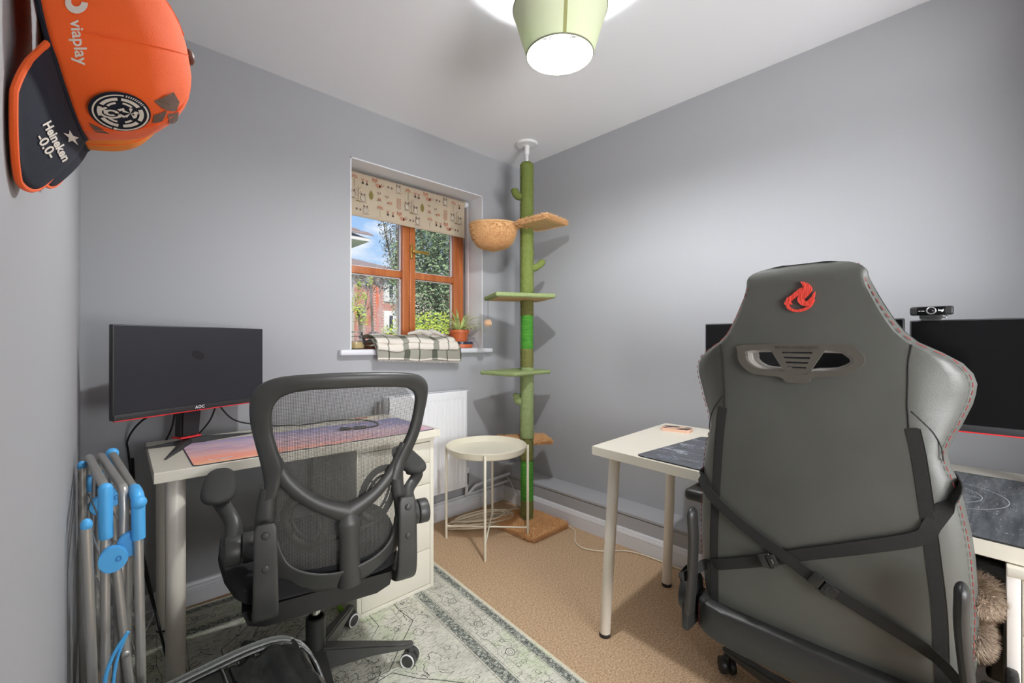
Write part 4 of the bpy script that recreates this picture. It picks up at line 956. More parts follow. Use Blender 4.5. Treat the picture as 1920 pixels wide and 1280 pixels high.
def tufts(b, tri, n, ln, wd, rnd, droop=.3):
    """short yarn loops scattered over a list of (point, normal) samplers"""
    for _ in range(n):
        p, nr = tri(rnd); d = (nr+Vector((rnd.gauss(0, .35), rnd.gauss(0, .35), rnd.gauss(0, .35)-droop*(1-abs(nr.z))))).normalized(); e_ = d.orthogonal().normalized(); f_ = d.cross(e_)
        l_ = ln*rnd.uniform(.6, 1.2); q = p-nr*.002
        b.raw([q+e_*wd, q-e_*wd*.5+f_*wd*.87, q-e_*wd*.5-f_*wd*.87, q+d*l_], [(0, 1, 3), (1, 2, 3), (2, 0, 3)])
def board(c, hx, hy, rz, z, th, m, name, shag=0, pile=.012, under=True):
    M = Matrix.Translation((c[0], c[1], 0)) @ Matrix.Rotation(rz, 4, 'Z')
    b = MB(); b.box((-hx, -hy, z), (hx, hy, z+th), min(.009, th*.45), 3)
    bmesh.ops.subdivide_edges(b.bm, edges=[e_ for e_ in b.bm.edges if e_.calc_length() > .05], cuts=14, use_grid_fill=True)
    for v in b.bm.verts: v.co += Vector((rnd.uniform(-1, 1), rnd.uniform(-1, 1), rnd.uniform(-1, 1)))*.0012
    bmesh.ops.transform(b.bm, matrix=M, verts=b.bm.verts)
    o = b.build(name, m, ct, world=True, ang=180)
    if under:
        b = MB(); b.box((-hx+.022, -hy+.022, z-.0022), (hx-.022, hy-.022, z+.004)); bmesh.ops.transform(b.bm, matrix=M, verts=b.bm.verts); b.build('underside_board', M_board, o, world=False)
        b_ = [ch for ch in o.children][-1]
        b_.data.transform(WM[ct.name].inverted())
    if shag:
        def sm(r_):
            t = r_.random()
            if t < .55: p = Vector((r_.uniform(-hx, hx), r_.uniform(-hy, hy), z+th)); nr = Vector((0, 0, 1))
            else:
                if r_.random() < hx/(hx+hy): s_ = r_.choice((-1, 1)); p = Vector((r_.uniform(-hx, hx), s_*hy, z+r_.uniform(0, th))); nr = Vector((0, s_, 0))
                else: s_ = r_.choice((-1, 1)); p = Vector((s_*hx, r_.uniform(-hy, hy), z+r_.uniform(0, th))); nr = Vector((s_, 0, 0))
            return M @ p, (M.to_3x3() @ nr)
        b = MB(); tufts(b, sm, shag, pile, .0022, rnd); b.bm.transform(WM[ct.name].inverted()); b.build('pile', M_tan, o, smooth=False, kind='stuff', fix=False)
    return o
fw = math.atan2(.7233, .6905)
c_ = at(975, 560, 2.70); board((c_.x-.01, c_.y), .15, .188, fw+radians(17), 1.384, .026, M_plushp, 'middle_shelf')
c_ = at(968, 700, 2.74); board((c_.x, c_.y), .14, .185, fw+radians(50), .918, .024, M_plushp, 'lower_shelf', under=False)
c_ = at(990, 832, 2.74); board((c_.x+.018, c_.y+.055), .095, .160, fw+radians(12), .480, .022, M_tan, 'bottom_shelf', 4200, .017, under=False)
c_ = at(1016, 412, 2.66); board((c_.x, c_.y), .115, .105, fw+radians(48), 1.838, .024, M_tan, 'top_shelf', 4600, .017)
board((1.902, 1.838), .150, .172, 0, .004, .026, M_tan, 'base_board', 8500, .019, under=False)
# hammock basket on a hoop
hc = at(925, 420, 2.76); hz = 1.865
b = MB(); prof = []; R0 = .148
secs = []
for i in range(22):
    a = pi/2*i/21; r = R0*cos(a)**.62; z = hz-.155*sin(a)**1.1
    secs.append([Vector((hc.x+max(r, .002)*cos(2*pi*k/72), hc.y+max(r, .002)*sin(2*pi*k/72), z+.012*cos(2*pi*k/72-fw))) for k in range(72)])
b.loft(secs, caps=False)
for v in b.bm.verts: v.co += Vector((rnd.uniform(-1, 1), rnd.uniform(-1, 1), rnd.uniform(-1, 1)))*.0018
hm = b.build('hammock_basket', M_tan, ct, world=True, ang=180)
hm.modifiers.new('cloth', 'SOLIDIFY').thickness = .008
b = MB()
def sm(r_):
    a = r_.uniform(0, 2*pi); t = r_.random()**.8*pi/2; r = R0*cos(t)**.62; z = hz-.155*sin(t)**1.1
    return Vector((hc.x+r*cos(a), hc.y+r*sin(a), z+.012*cos(a-fw))), Vector((cos(a)*cos(t), sin(a)*cos(t), -sin(t)*.9)).normalized()
tufts(b, sm, 9000, .013, .0026, rnd); b.bm.transform(WM[ct.name].inverted()); b.build('pile', M_tan, hm, smooth=False, kind='stuff', fix=False)
b = MB(); b.tube([(hc.x+R0*cos(2*pi*k/40), hc.y+R0*sin(2*pi*k/40), hz+.012*cos(2*pi*k/40-fw)) for k in range(40)], .007, 10, closed=True); b.build('hoop', M_tan, ct, world=True)
v = pcz(1.856); b = MB(); b.tube(smooth_curve([(hc.x+.10, hc.y+.02, hz), (v.x-.02, v.y-.05, 1.86), (v.x+.03, v.y-.05, 1.862), (v.x+.05, v.y+.02, 1.858)], 5), .019, 14); b.jitter(.006, 90, 3); b.build('hoop_arm', M_tan, ct, world=True)
# cactus arms
def arm(z0, side, flip, m, ln=.075, r=.021):
    rv = Vector((.7233, -.6905, 0))*side; v = pcz(z0)
    pts = [v+rv*.030, v+rv*.058+Vector((0, 0, .004*flip)), v+rv*(ln+.004)+Vector((0, 0, .030*flip)), v+rv*(ln+.008)+Vector((0, 0, .052*flip))]
    P2 = smooth_curve(pts, 8); n = len(P2); rr = [r*(1.0 if k < n-5 else [1, .94, .80, .55, .18][k-(n-5)]) for k in range(n)]
    b = MB(); b.tube(P2, rr, 28)
    for q in b.bm.verts: q.co += Vector((rnd.uniform(-1, 1), rnd.uniform(-1, 1), rnd.uniform(-1, 1)))*.0015
    b.build('cactus_arm', m, ct, world=True, ang=180)
arm(2.055, -1, 1, M_plushg, .072, .024); arm(1.592, 1, 1, M_plushg, .088, .022); arm(.748, -1, 1, M_plushp, .062, .022)
bx = at(915, 560, 2.66); b = MB(); b.tube([(bx.x, bx.y, 1.385), (bx.x, bx.y, 1.258)], .0012, 6); b.build('toy_string', M_cable, ct, world=True)
b = MB(); b.ball((bx.x, bx.y, 1.236), .020, 20)
def smb(r_):
    d = Vector((r_.gauss(0, 1), r_.gauss(0, 1), r_.gauss(0, 1))).normalized(); return Vector((bx.x, bx.y, 1.236))+d*.019, d
tufts(b, smb, 700, .009, .0014, rnd, 0); b.build('toy_ball', mat('pale_tan_yarn', c8(226, 192, 158), .95), ct, world=True, smooth=False, fix=False)

# ------------------------------------------------------------------ coiled extension flex
b = MB(); rnd2 = random.Random(5); pts = []
cx0, cy0 = 1.70, 2.055
for i in range(9*16):
    a = 2*pi*i/16; k = i/(9*16); ru = .215-.010*rnd2.uniform(-1, 1)-.05*(int(i/16) % 3)/2; rv_ = .075-.02*(int(i/16) % 2)
    u_ = ru*cos(a)+.012*sin(int(i/16)*2.1); v_ = rv_*sin(a)+.018*cos(int(i/16)*1.7)
    an = radians(-18); pts.append((cx0+u_*cos(an)-v_*sin(an), cy0+u_*sin(an)+v_*cos(an), .008+.045*k+.006*sin(a*2)))
cps = [Vector(p) for p in pts]
cps += [Vector(p) for p in ((1.93, 2.02, .045), (2.00, 1.98, .036), (2.062, 1.93, .010), (2.072, 1.80, .006), (2.066, 1.70, .005), (2.04, 1.60, .005), (1.935, 1.515, .005), (1.90, 1.43, .005), (1.955, 1.33, .005), (2.045, 1.25, .005), (2.071, 1.10, .005), (2.069, .80, .005), (2.067, .2, .005))]
for p in cps: p.x = min(p.x, 2.073); p.y = min(p.y, 2.262)
b.tube(smooth_curve(cps, 4), .0042, 8); o = b.build('coiled_flex', M_beigecable); tag(o, 'coil of cream flex on the carpet behind the tray table', 'cable')
b = MB(); b.tube(smooth_curve([(2.095, YB-.045, .165), (2.082, YB-.09, .15), (2.08, YB-.13, .10), (2.078, 2.11, .02), (2.06, 2.07, .006)], 7), .0032, 8); o = b.build('white_flex', M_whitecable); tag(o, 'thin white cable coming out of the boxing in the far corner', 'cable')

# ------------------------------------------------------------------ rug
RZr = radians(-4.3); rc = Vector((1.255, 2.170, 0))
rg = thing('rug', 'worn sage and cream oriental rug with dark line pattern under the window desk', 'rug', rc, RZr)
RW, RL = 1.215, 1.90      # local: x from -RW..0, y from -RL..0
b = MB(); b.box((-RW, -RL, .0005), (0, 0, .0065), .002); b.build('pile_ground', M_rug, rg)
b = MB(); 
for q in (((-RW, 0, .004), (0, 0, .004)), ((0, 0, .004), (0, -RL, .004)), ((-RW, 0, .004), (-RW, -RL, .004))): b.tube(q, .0045, 8)
b.build('bound_edge', mat('cream_binding', c8(222, 214, 190), .9), rg)
band = MB(); ink = MB(); zz = .0068
def rect_ring(b, i0, i1):
    for x0, y0, x1, y1 in ((-RW+i0, -i1, -i0, -i0), (-RW+i0, -RL+i0, -RW+i1, -i1), (-i1, -RL+i0, -i0, -i1)): b.flatpoly([(x0, y0, zz-.0001), (x1, y0, zz-.0001), (x1, y1, zz-.0001), (x0, y1, zz-.0001)])
rect_ring(band, .014, .040); rect_ring(band, .168, .205)
def line(p, q, w_):
    p = Vector(p); q = Vector(q); d = (q-p)
    if d.length < 1e-5: return
    d.normalize(); n_ = Vector((-d.y, d.x))*w_*.34; ink.flatpoly([(p.x-n_.x, p.y-n_.y, zz+.0001), (q.x-n_.x, q.y-n_.y, zz+.0001), (q.x+n_.x, q.y+n_.y, zz+.0001), (p.x+n_.x, p.y+n_.y, zz+.0001)])
def pl_(pts, w_, closed=False):
    for i in range(len(pts)-(0 if closed else 1)): line(pts[i], pts[(i+1) % len(pts)], w_)
for i0 in (.0125, .041, .047, .160, .167, .206, .214):
    pl_([(-RW+i0, -RL), (-RW+i0, -i0), (-i0, -i0), (-i0, -RL)], .0022)
rr_ = random.Random(31)
def border_xy(s, i):
    """s metres along the border at inset i, starting from the right edge near end"""
    L1 = RL-i; L2 = RW-2*i
    if s < L1: return Vector((-i, -RL+s)), Vector((0, 1)), Vector((-1, 0))
    s -= L1
    if s < L2: return Vector((-i-s, -i)), Vector((-1, 0)), Vector((0, -1))
    s -= L2; return Vector((-RW+i, -i-s)), Vector((0, -1)), Vector((1, 0))
def motif(s, i, pts, w_, closed=False):
    o, tx_, ty_ = border_xy(s, i); pl_([o+tx_*u+ty_*v for u, v in pts], w_, closed)
tot = 2*RL+RW-.3
s = .03
while s < tot:
    for i in (.027, .186):      # scrolls in the dark bands
        k = .010 if i < .1 else .014
        motif(s, i, [(k*.9*cos(a_*.7), k*.9*sin(a_*.7)*(1 if int(s/.03) % 2 else -1)) for a_ in range(8)], .0026); motif(s+.014, i, [(-.008, -.009), (0, .006), (.008, -.009)], .003)
    s += .031
s = .06; q_ = 0
while s < tot:
    i = .104
    if q_ % 3 == 0:
        motif(s, i, [(.020*cos(2*pi*k/10)*rr_.uniform(.85, 1.1), .017*sin(2*pi*k/10)) for k in range(10)], .0042, True); motif(s, i, [(.010*cos(2*pi*k/8), .008*sin(2*pi*k/8)) for k in range(8)], .002, True)
        for k in range(6): a = 2*pi*k/6; motif(s+.03*cos(a), i+.026*sin(a), [(-.008, -.003), (0, .007), (.008, -.003)], .0020)
    elif q_ % 3 == 1:
        motif(s, i-.020, [(-.010, 0), (.010, 0), (.007, .014), (-.007, .014)], .003, True); motif(s, i+.018, [(-.016, -.01), (-.004, .008), (.004, -.004), (.014, .010)], .0022); motif(s, i, [(-.04, -.03), (-.02, -.03), (-.012, -.018)], .0018)
    else:
        motif(s, i+.016, [(.009*cos(2*pi*k/7), .009*sin(2*pi*k/7)) for k in range(7)], .0034, True); motif(s, i-.016, [(-.012, .008), (0, -.006), (.012, .008), (.004, .016), (-.010, .016)], .0022)
    s += .066; q_ += 1
s = .0; pts = []; k = 0
while s < tot:      # angular trellis line
    for du, vv in ((0, .128), (.03, .128), (.045, .142), (.085, .142), (.10, .128)): 
        if s+du < tot: o, tx_, ty_ = border_xy(s+du, vv); pts.append(o)
    s += .132
pl_(pts, .0019)
pts = []; s = .05
while s < tot:
    for du, vv in ((0, .078), (.05, .078), (.066, .062), (.10, .062), (.116, .078)): 
        if s+du < tot: o, tx_, ty_ = border_xy(s+du, vv); pts.append(o)
    s += .150
pl_(pts, .0016)
# field: nested angular medallions, sprays and broken twigs
def octo(cx, cy, rx, ry, w_, n=8, wob=.06):
    P3 = []
    for k in range(n*3):
        a = 2*pi*(k+.5)/(n*3); q = 1+(.09 if k % 3 == 1 else 0)+rr_.uniform(-wob, wob)*.4; P3.append((cx+rx*q*cos(a), cy+ry*q*sin(a)))
    pl_(P3, w_, True)
for cx, cy in ((-.60, -.52), (-.60, -1.22)):
    for k, w_ in ((1, .0048), (.90, .002), (.62, .0036), (.56, .0016), (.28, .003)): octo(cx, cy, .30*k, .34*k, w_)
    for k in range(26):
        a = 2*pi*k/26
        for r_ in (.78, .45): motifp = [(cx+.30*r_*cos(a)+rr_.uniform(-.012, .012)*1, cy+.34*r_*sin(a)+rr_.uniform(-.012, .012)) for _ in range(4)]; pl_(motifp, .0024)
for _ in range(760):
    x = rr_.uniform(-RW+.23, -.23); y = rr_.uniform(-RL, -.23); a = rr_.uniform(0, 2*pi); w_ = rr_.uniform(.0014, .0042); pts = [Vector((x, y))]
    for k in range(rr_.randint(2, 6)): pts.append(pts[-1]+Vector((cos(a), sin(a)))*rr_.uniform(.004, .013)); a += rr_.uniform(-1.3, 1.3)
    pl_(pts, w_)
for _ in range(80):
    x = rr_.uniform(-RW+.25, -.25); y = rr_.uniform(-RL, -.26); k = rr_.uniform(.010, .022)
    pl_([(x+k*cos(2*pi*j/9)*rr_.uniform(.7, 1.2), y+k*sin(2*pi*j/9)*rr_.uniform(.7, 1.2)) for j in range(9)], .0028, True)
    for j in range(5): a = 2*pi*j/5; pl_([(x+k*1.3*cos(a), y+k*1.3*sin(a)), (x+k*1.9*cos(a+.2), y+k*1.9*sin(a+.2))], .0022)
for sx_ in (0, 1):
    for sy_ in (0, 1):
        cx = -RW+.24 if sx_ else -.24; cy = -.25 if sy_ else -1.5; d = 1 if sx_ else -1; e2 = -1 if sy_ else 1
        pl_([(cx, cy+e2*.26), (cx+d*.07, cy+e2*.23), (cx+d*.09, cy+e2*.15), (cx+d*.17, cy+e2*.13), (cx+d*.20, cy+e2*.05), (cx+d*.26, cy)], .0036); pl_([(cx, cy+e2*.30), (cx+d*.09, cy+e2*.26), (cx+d*.12, cy+e2*.18), (cx+d*.20, cy+e2*.16), (cx+d*.24, cy+e2*.07), (cx+d*.31, cy)], .0018)
band.build('border_band', M_ink2, rg, smooth=False, fix=False); ink.build('line_pattern', M_ink, rg, smooth=False, kind='stuff', fix=False)
# highlighter
p0 = on_z(638, 1143, .010); p1 = on_z(659, 1163, .010)
mk = thing('highlighter', 'lime green highlighter pen on the rug beside the drawer unit', 'pen', ((p0.x+p1.x)/2, (p0.y+p1.y)/2, .0066), math.atan2(p1.y-p0.y, p1.x-p0.x))
L_ = .062
b = MB(); b.rcyl((-L_, 0, .0105), (.022, 0, .0105), .0100, 18, .002); b.build('barrel', M_green, mk)
b = MB(); b.rcyl((.022, 0, .0105), (L_, 0, .0105), .0104, 18, .002); b.box((.03, -.003, .02), (.058, .003, .0235), .001); b.build('cap', M_green, mk)
b = MB(); b.rcyl((-L_-.004, 0, .0105), (-L_+.002, 0, .0105), .006, 12, .001); b.build('end_plug', MATS['orange_print'], mk)
# ------------------------------------------------------------------ gaming chair (faces the right wall, its back to the camera)
GY = .250
gc = thing('gaming_chair', 'black faux leather gaming chair with red stitching and a flame emblem, its back turned', 'chair', (1.42, GY, 0))
def bx_(z): return 1.13-.10*(z-1.05)          # rear surface of the backrest
ZW = [.39, .42, .45, .50, .60, .70, .75, .82, .86, .89, .905, .935, .96, 1.0, 1.03, 1.045, 1.06, 1.075, 1.09, 1.105, 1.12, 1.135, 1.155, 1.19, 1.227, 1.255, 1.27, 1.282, 1.289, 1.293]
WW = [.238, .252, .259, .265, .267, .262, .257, .245, .236, .226, .224, .233, .244, .258, .264, .264, .259, .250, .236, .210, .186, .170, .157, .139, .123, .112, .103, .088, .070, .050]
def bw(z): return interp(z, ZW, WW) if z < 1.255 else .112*max(.02, 1-((z-1.255)/.039)**2.6)**.385
SEAM_Z = [.39, .60, .75, .89, .95, 1.0, 1.08, 1.12]; SEAM_W = [.214, .208, .196, .182, .172, .170, .172, .178]
def seam(z): return interp(z, SEAM_Z, SEAM_W)
def wing(u, z):
    """how far the side bolsters sweep forward (+x)"""
    s_ = seam(z); a = abs(u)
    if a <= s_: return .006*(a/s_)**2
    k = interp(z, [.39, .6, .85, 1.0, 1.1, 1.14, 1.3], [.05, .07, .055, .055, .035, .02, .012]); q = (a-s_)/.09
    return .006+k*q**1.4
def back_pt(u, z, off=0):
    """point on the rear face, u to the left of the photo"""
    top = .014*max(0, (z-1.250)/.043)**2
    return Vector((bx_(z)+wing(u, z)+top-off, GY+u, z))
zs = []; z = .39
zs = [.39, .392, .397, .405]+[.42+.02*k for k in range(42)]+[1.25, 1.258]+[1.265, 1.270, 1.275, 1.279, 1.283, 1.286, 1.2885, 1.2905, 1.292, 1.293]
secs = []; nb = 44
for z in zs:
    w_ = bw(z); th = interp(z, [.39, .6, .95, 1.1, 1.25, 1.285, 1.293], [.07, .085, .08, .075, .07, .05, .02]); sec = []
    ed = interp(z, [.39, .40, .42, 1.27, 1.285, 1.293], [.6, .9, 1, 1, .9, .4])
    for k in range(nb+1):
        u = w_*(1-2*k/nb); a = abs(u)/w_ ; e_ = .012*max(0, (a-.90)/.10)**2*1.6*max(0, min(1, (1.275-z)/.05))
        p = back_pt(u, z); p.x += e_+(1-ed)*.02; sec.append(p)
    for k in range(nb+1):
        u = -w_*(1-2*k/nb); a = abs(u)/w_; p = back_pt(u, z)
        t_ = th*(1-.55*max(0, (a-.7)/.3)**2)*ed; e_ = .012*max(0, (a-.90)/.10)**2*1.6*max(0, min(1, (1.275-z)/.05))
        p.x += t_-e_*.8; sec.append(p)
    secs.append(sec)
b = MB(); b.loft(secs)
bo = b.build('backrest', M_leather, gc, world=True, ang=60)
# vent hole cut through the backrest
VO = .012
vent_out = [(.105, 1.112), (-.080, 1.114), (-.104, 1.104), (-.1165, 1.086), (-.110, 1.070), (-.078, 1.050), (-.030, 1.044), (-.020, 1.032), (.020, 1.032), (.030, 1.042), (.085, 1.046), (.108, 1.062), (.118, 1.080), (.118, 1.098)]
vent_out = [(u*-1 if False else u, z) for u, z in vent_out]
vh = [(VO+v_.x, v_.y) for v_ in smooth_curve([(u, z, 0) for u, z in vent_out], 3, closed=True)]
cut = MB(); cut.prism([(1.0, GY+u, z) for u, z in vh], (.4, 0, 0)); cu = cut.build('cutter', M_leather, None, smooth=False)
mo = bo.modifiers.new('vent', 'BOOLEAN'); mo.operation = 'DIFFERENCE'; mo.object = cu; mo.solver = 'EXACT'
bpy.context.view_layer.update(); dg = bpy.context.evaluated_depsgraph_get(); nm = bpy.data.meshes.new_from_object(bo.evaluated_get(dg)); bo.modifiers.clear(); om = bo.data; bo.data = nm; nm.name = 'backrest'; nm.shade_smooth(); nm.set_sharp_from_angle(angle=radians(32))
# the cut needs the backrest mesh in place: it sits in its chair's frame, so the cutter was in world space
bpy.data.objects.remove(cu)
xv = bx_(1.075)
def frame_ring(b, outer, inner, x0, x1):
    o1 = [b.bm.verts.new((x0, GY+u, z)) for u, z in outer]; i1 = [b.bm.verts.new((x0, GY+u, z)) for u, z in inner]
    o2 = [b.bm.verts.new((x1, GY+u, z)) for u, z in outer]; i2 = [b.bm.verts.new((x1, GY+u, z)) for u, z in inner]
    n = len(outer)
    for k in range(n):
        j = (k+1) % n
        b.bm.faces.new((o1[k], o1[j], i1[j], i1[k])); b.bm.faces.new((o2[k], i2[k], i2[j], o2[j])); b.bm.faces.new((o1[k], o2[k], o2[j], o1[j])); b.bm.faces.new((i1[k], i1[j], i2[j], i2[k]))
def resample(poly, n):
    P3 = [Vector((p[0], p[1])) for p in poly]; m_ = len(P3); seg = [(P3[(i+1) % m_]-P3[i]).length for i in range(m_)]; T = sum(seg); out = []
    for k in range(n):
        s_ = T*k/n; i = 0
        while s_ > seg[i]: s_ -= seg[i]; i += 1
        q = P3[i].lerp(P3[(i+1) % m_], s_/seg[i]); out.append((q.x, q.y))
    return out
vo = resample(vh, 72)
cv = Vector((VO, 1.078))
vi = [(cv.x+(u-cv.x)*.875, cv.y+(z-cv.y)*.66) for u, z in vo]
b = MB(); frame_ring(b, [(cv.x+(u-cv.x)*1.03, cv.y+(z-cv.y)*1.05) for u, z in vo], vi, xv-.004, xv+.012); mat('cream_liner', c8(216, 212, 204), .6); M_vent = mat('vent_plastic', c8(84, 80, 72), .5, bump=.15, bscale=700); b.build('vent_frame', M_vent, gc, world=True)
b = MB(); frame_ring(b, [(cv.x+(u-cv.x)*.985, cv.y+(z-cv.y)*.97) for u, z in vo], [(cv.x+(u-cv.x)*.80, cv.y+(z-cv.y)*.52) for u, z in vo], xv+.014, xv+.066); b.build('vent_liner', MATS['cream_liner'], gc, world=True)
b = MB()                                   # trapezoid grille with slots
g0, g1 = [(VO+.046, 1.106), (VO-.050, 1.106)], [(VO-.018, 1.046), (VO+.018, 1.046)]
rows = [(1.104, 1.096), (1.0925, 1.0865), (1.083, 1.077), (1.0735, 1.0675), (1.064, 1.046)]
ztop = 1.110
def hw(z): return interp(z, [1.046, 1.110], [.020, .056])
zprev = ztop
slots = [(1.0985, 1.0945), (1.0870, 1.0830), (1.0760, 1.0720), (1.0650, 1.0615)]
for i, (a_, c_) in enumerate(slots+[(1.045, 1.045)]):
    b.prism([(xv-.003, GY+VO+hw(zprev), zprev), (xv-.003, GY+VO-hw(zprev), zprev), (xv-.003, GY+VO-hw(a_), a_), (xv-.003, GY+VO+hw(a_), a_)], (.010, 0, 0))
    if i < 4:
        for s_ in (-1, 1): b.prism([(xv-.003, GY+VO+s_*hw(a_), a_), (xv-.003, GY+VO+s_*hw(a_)*.62, a_), (xv-.003, GY+VO+s_*hw(c_)*.62, c_), (xv-.003, GY+VO+s_*hw(c_), c_)], (.010, 0, 0))
    zprev = c_
b.build('vent_grille', M_vent, gc, world=True, smooth=False)
b = text_mesh('NITRO-CONCEPTS', .0088, lambda u, v: (xv-.0048, GY+VO-u, 1.1075+v), spacing=1.15, bold=.0001); b.build('embossed_lettering', mat('dark_emboss', c8(58, 55, 50), .6), gc, world=True, smooth=False, fix=False)
# flame emblem, embroidered
def bez(p0, p1, p2, p3, n=8): return [(p0[0]*(1-t)**3+3*p1[0]*t*(1-t)**2+3*p2[0]*t*t*(1-t)+p3[0]*t**3, p0[1]*(1-t)**3+3*p1[1]*t*(1-t)**2+3*p2[1]*t*t*(1-t)+p3[1]*t**3) for t in [k/n for k in range(n)]]
# outline traced in the crop frame of the emblem: x right, y down
FL = [bez((684, 172), (705, 185), (742, 195), (745, 225)), bez((745, 225), (742, 255), (712, 262), (712, 278)), bez((712, 278), (735, 285), (762, 265), (765, 228)), bez((765, 228), (778, 250), (775, 290), (745, 312)), bez((745, 312), (715, 345), (650, 352), (618, 325)),
      bez((618, 325), (600, 305), (600, 280), (618, 262)), bez((618, 262), (622, 262), (628, 258), (632, 250)), bez((632, 250), (650, 240), (690, 215), (684, 172))]
outer = [p for s_ in FL for p in s_]
cut1 = [p for s_ in (bez((640, 300), (630, 270), (665, 240), (700, 222)), bez((700, 222), (690, 245), (665, 258), (676, 290)), bez((676, 290), (690, 310), (720, 305), (735, 296)), bez((735, 296), (715, 335), (650, 345), (622, 318)), bez((622, 318), (610, 300), (612, 285), (624, 280)), bez((624, 280), (626, 292), (632, 300), (640, 300))) for p in s_]
def em(p, off):
    px, py = 1270+p[0]*.336, 470+p[1]*.336; o = on_x(px, py, 1.105); o = on_x(px, py, bx_(o.z)-off); return o
def stroke(b, pts, ws, off, th):
    q = [em(p, off) for p in pts]; P2 = smooth_curve(q, 5); n = len(P2); W = [interp(i/(n-1)*(len(ws)-1), list(range(len(ws))), ws) for i in range(n)]
    b.ribbon(P2, (1, 0, 0), W, th)
b = MB()
stroke(b, [(690, 172), (716, 192), (728, 215), (712, 240), (690, 265), (700, 290), (730, 292), (755, 262), (768, 228)], [.001, .011, .016, .014, .013, .011, .010, .006, .001], .004, .004)
stroke(b, [(706, 205), (690, 222), (660, 245), (634, 268), (614, 292), (622, 318), (655, 334), (700, 330), (740, 308), (765, 272)], [.003, .011, .010, .008, .006, .006, .005, .006, .005, .002], .0035, .004)
stroke(b, [(634, 252), (622, 268), (612, 296), (628, 290), (640, 300)], [.001, .008, .010, .006, .001], .004, .0038)
b.build('flame_emblem', M_flame, gc, world=True, ang=60)
# stitching all round the edge
def edge_pts(side, inset=.006, z0=.40, z1=1.285):
    out = []; n = 90
    for k in range(n+1):
        z = z0+(z1-z0)*k/n; w_ = bw(z)-inset; out.append(back_pt(side*w_, z, .001)+Vector((.004, 0, 0)))
    return out
path = edge_pts(1)+edge_pts(-1)[::-1]
sm_ = [path[0]]
for p in path[1:]:
    if (p-sm_[-1]).length > .004: sm_.append(p)
b = MB(); i = 0; acc = 0
P2 = smooth_curve(sm_, 2)
for i in range(0, len(P2)-1, 3):
    d = P2[min(i+2, len(P2)-1)]-P2[i]
    if d.length > .001 and d.length < .03: b.tube([P2[i], P2[i]+d*.9], .0009, 5)
b.build('red_stitching', M_stitch, gc, world=True, kind='stuff')
# seams between centre panel and wings, lower seams, zips
def line_on(pts, r, m, name, off=.000, n=6, label=None):
    q = [back_pt(u, z, off) for u, z in pts]
    b = MB(); b.tube(smooth_curve(q, n), r, 6); return b.build(name, m, gc, world=True, label=label)
M_seam = mat('dark_seam', c8(26, 26, 25), .7)  # plain dark colour of the cover seams
for s_ in (1, -1):
    zz_ = [1.115, 1.08, 1.04, 1.0, .975, .952]; line_on([(s_*seam(z_), z_) for z_ in zz_], .0013, M_seam, 'wing_seam')
    line_on([(s_*.176, .985), (s_*.192, .965), (s_*.206, .945), (s_*.216, .92), (s_*(bw(.895)-.006), .893)], .0012, M_seam, 'wing_seam')
    zp = [.955, .90, .80, .70, .60, .50, .41] if s_ > 0 else [.952, .90, .80, .70, .60, .50, .41]
    q = [(s_*(seam(z_)+.004), z_) for z_ in zp]; W_ = [Vector(back_pt(u, z_, .0008)) for u, z_ in q]
    b = MB(); b.ribbon(smooth_curve(W_, 5), (1, 0, .1), .020, .0025); b.build('zip_flap', M_web, gc, world=True)
    b = MB(); b.ribbon(smooth_curve([Vector(back_pt(u+s_*.011, z_, .0012)) for u, z_ in q], 5), (1, 0, .1), .0035, .003); b.build('zip_line', M_bag, gc, world=True)
# bottom hem of the cover
b = MB(); b.tube(smooth_curve([back_pt(u, .402, .001) for u in (.235, .18, .1, 0, -.1, -.18, -.235)], 5), .0028, 6); b.build('bottom_seam', M_seam, gc, world=True)
# seat
b = MB(); secs = []
sx = [1.165, 1.170, 1.185, 1.22, 1.30, 1.45, 1.58, 1.64, 1.67, 1.685]; 
for i, x in enumerate(sx):
    k = interp(x, [1.165, 1.17, 1.185, 1.22, 1.6, 1.66, 1.685], [.80, .90, .97, 1, 1, .93, .7]); w_ = .262*min(1, k*1.02); h2 = .050*k; cz_ = .378; sec = []
    for j in range(32):
        a = 2*pi*j/32; ca, sa = cos(a), sin(a); e_ = .38; sec.append((x, GY+w_*math.copysign(abs(ca)**e_, ca), cz_+h2*math.copysign(abs(sa)**e_, sa)+.018*abs(ca)**3*(sa > 0)))
    secs.append(sec)
b.loft(secs); b.build('seat', M_seatl, gc, world=True, ang=50)
b = MB()
for s_ in (1,):
    for k in range(9): z_ = .345+.008*k; b.tube([(1.178, GY+s_*.250, z_), (1.177, GY+s_*.251, z_+.005)], .0012, 5)
b.build('seat_stitching', M_stitch, gc, world=True)
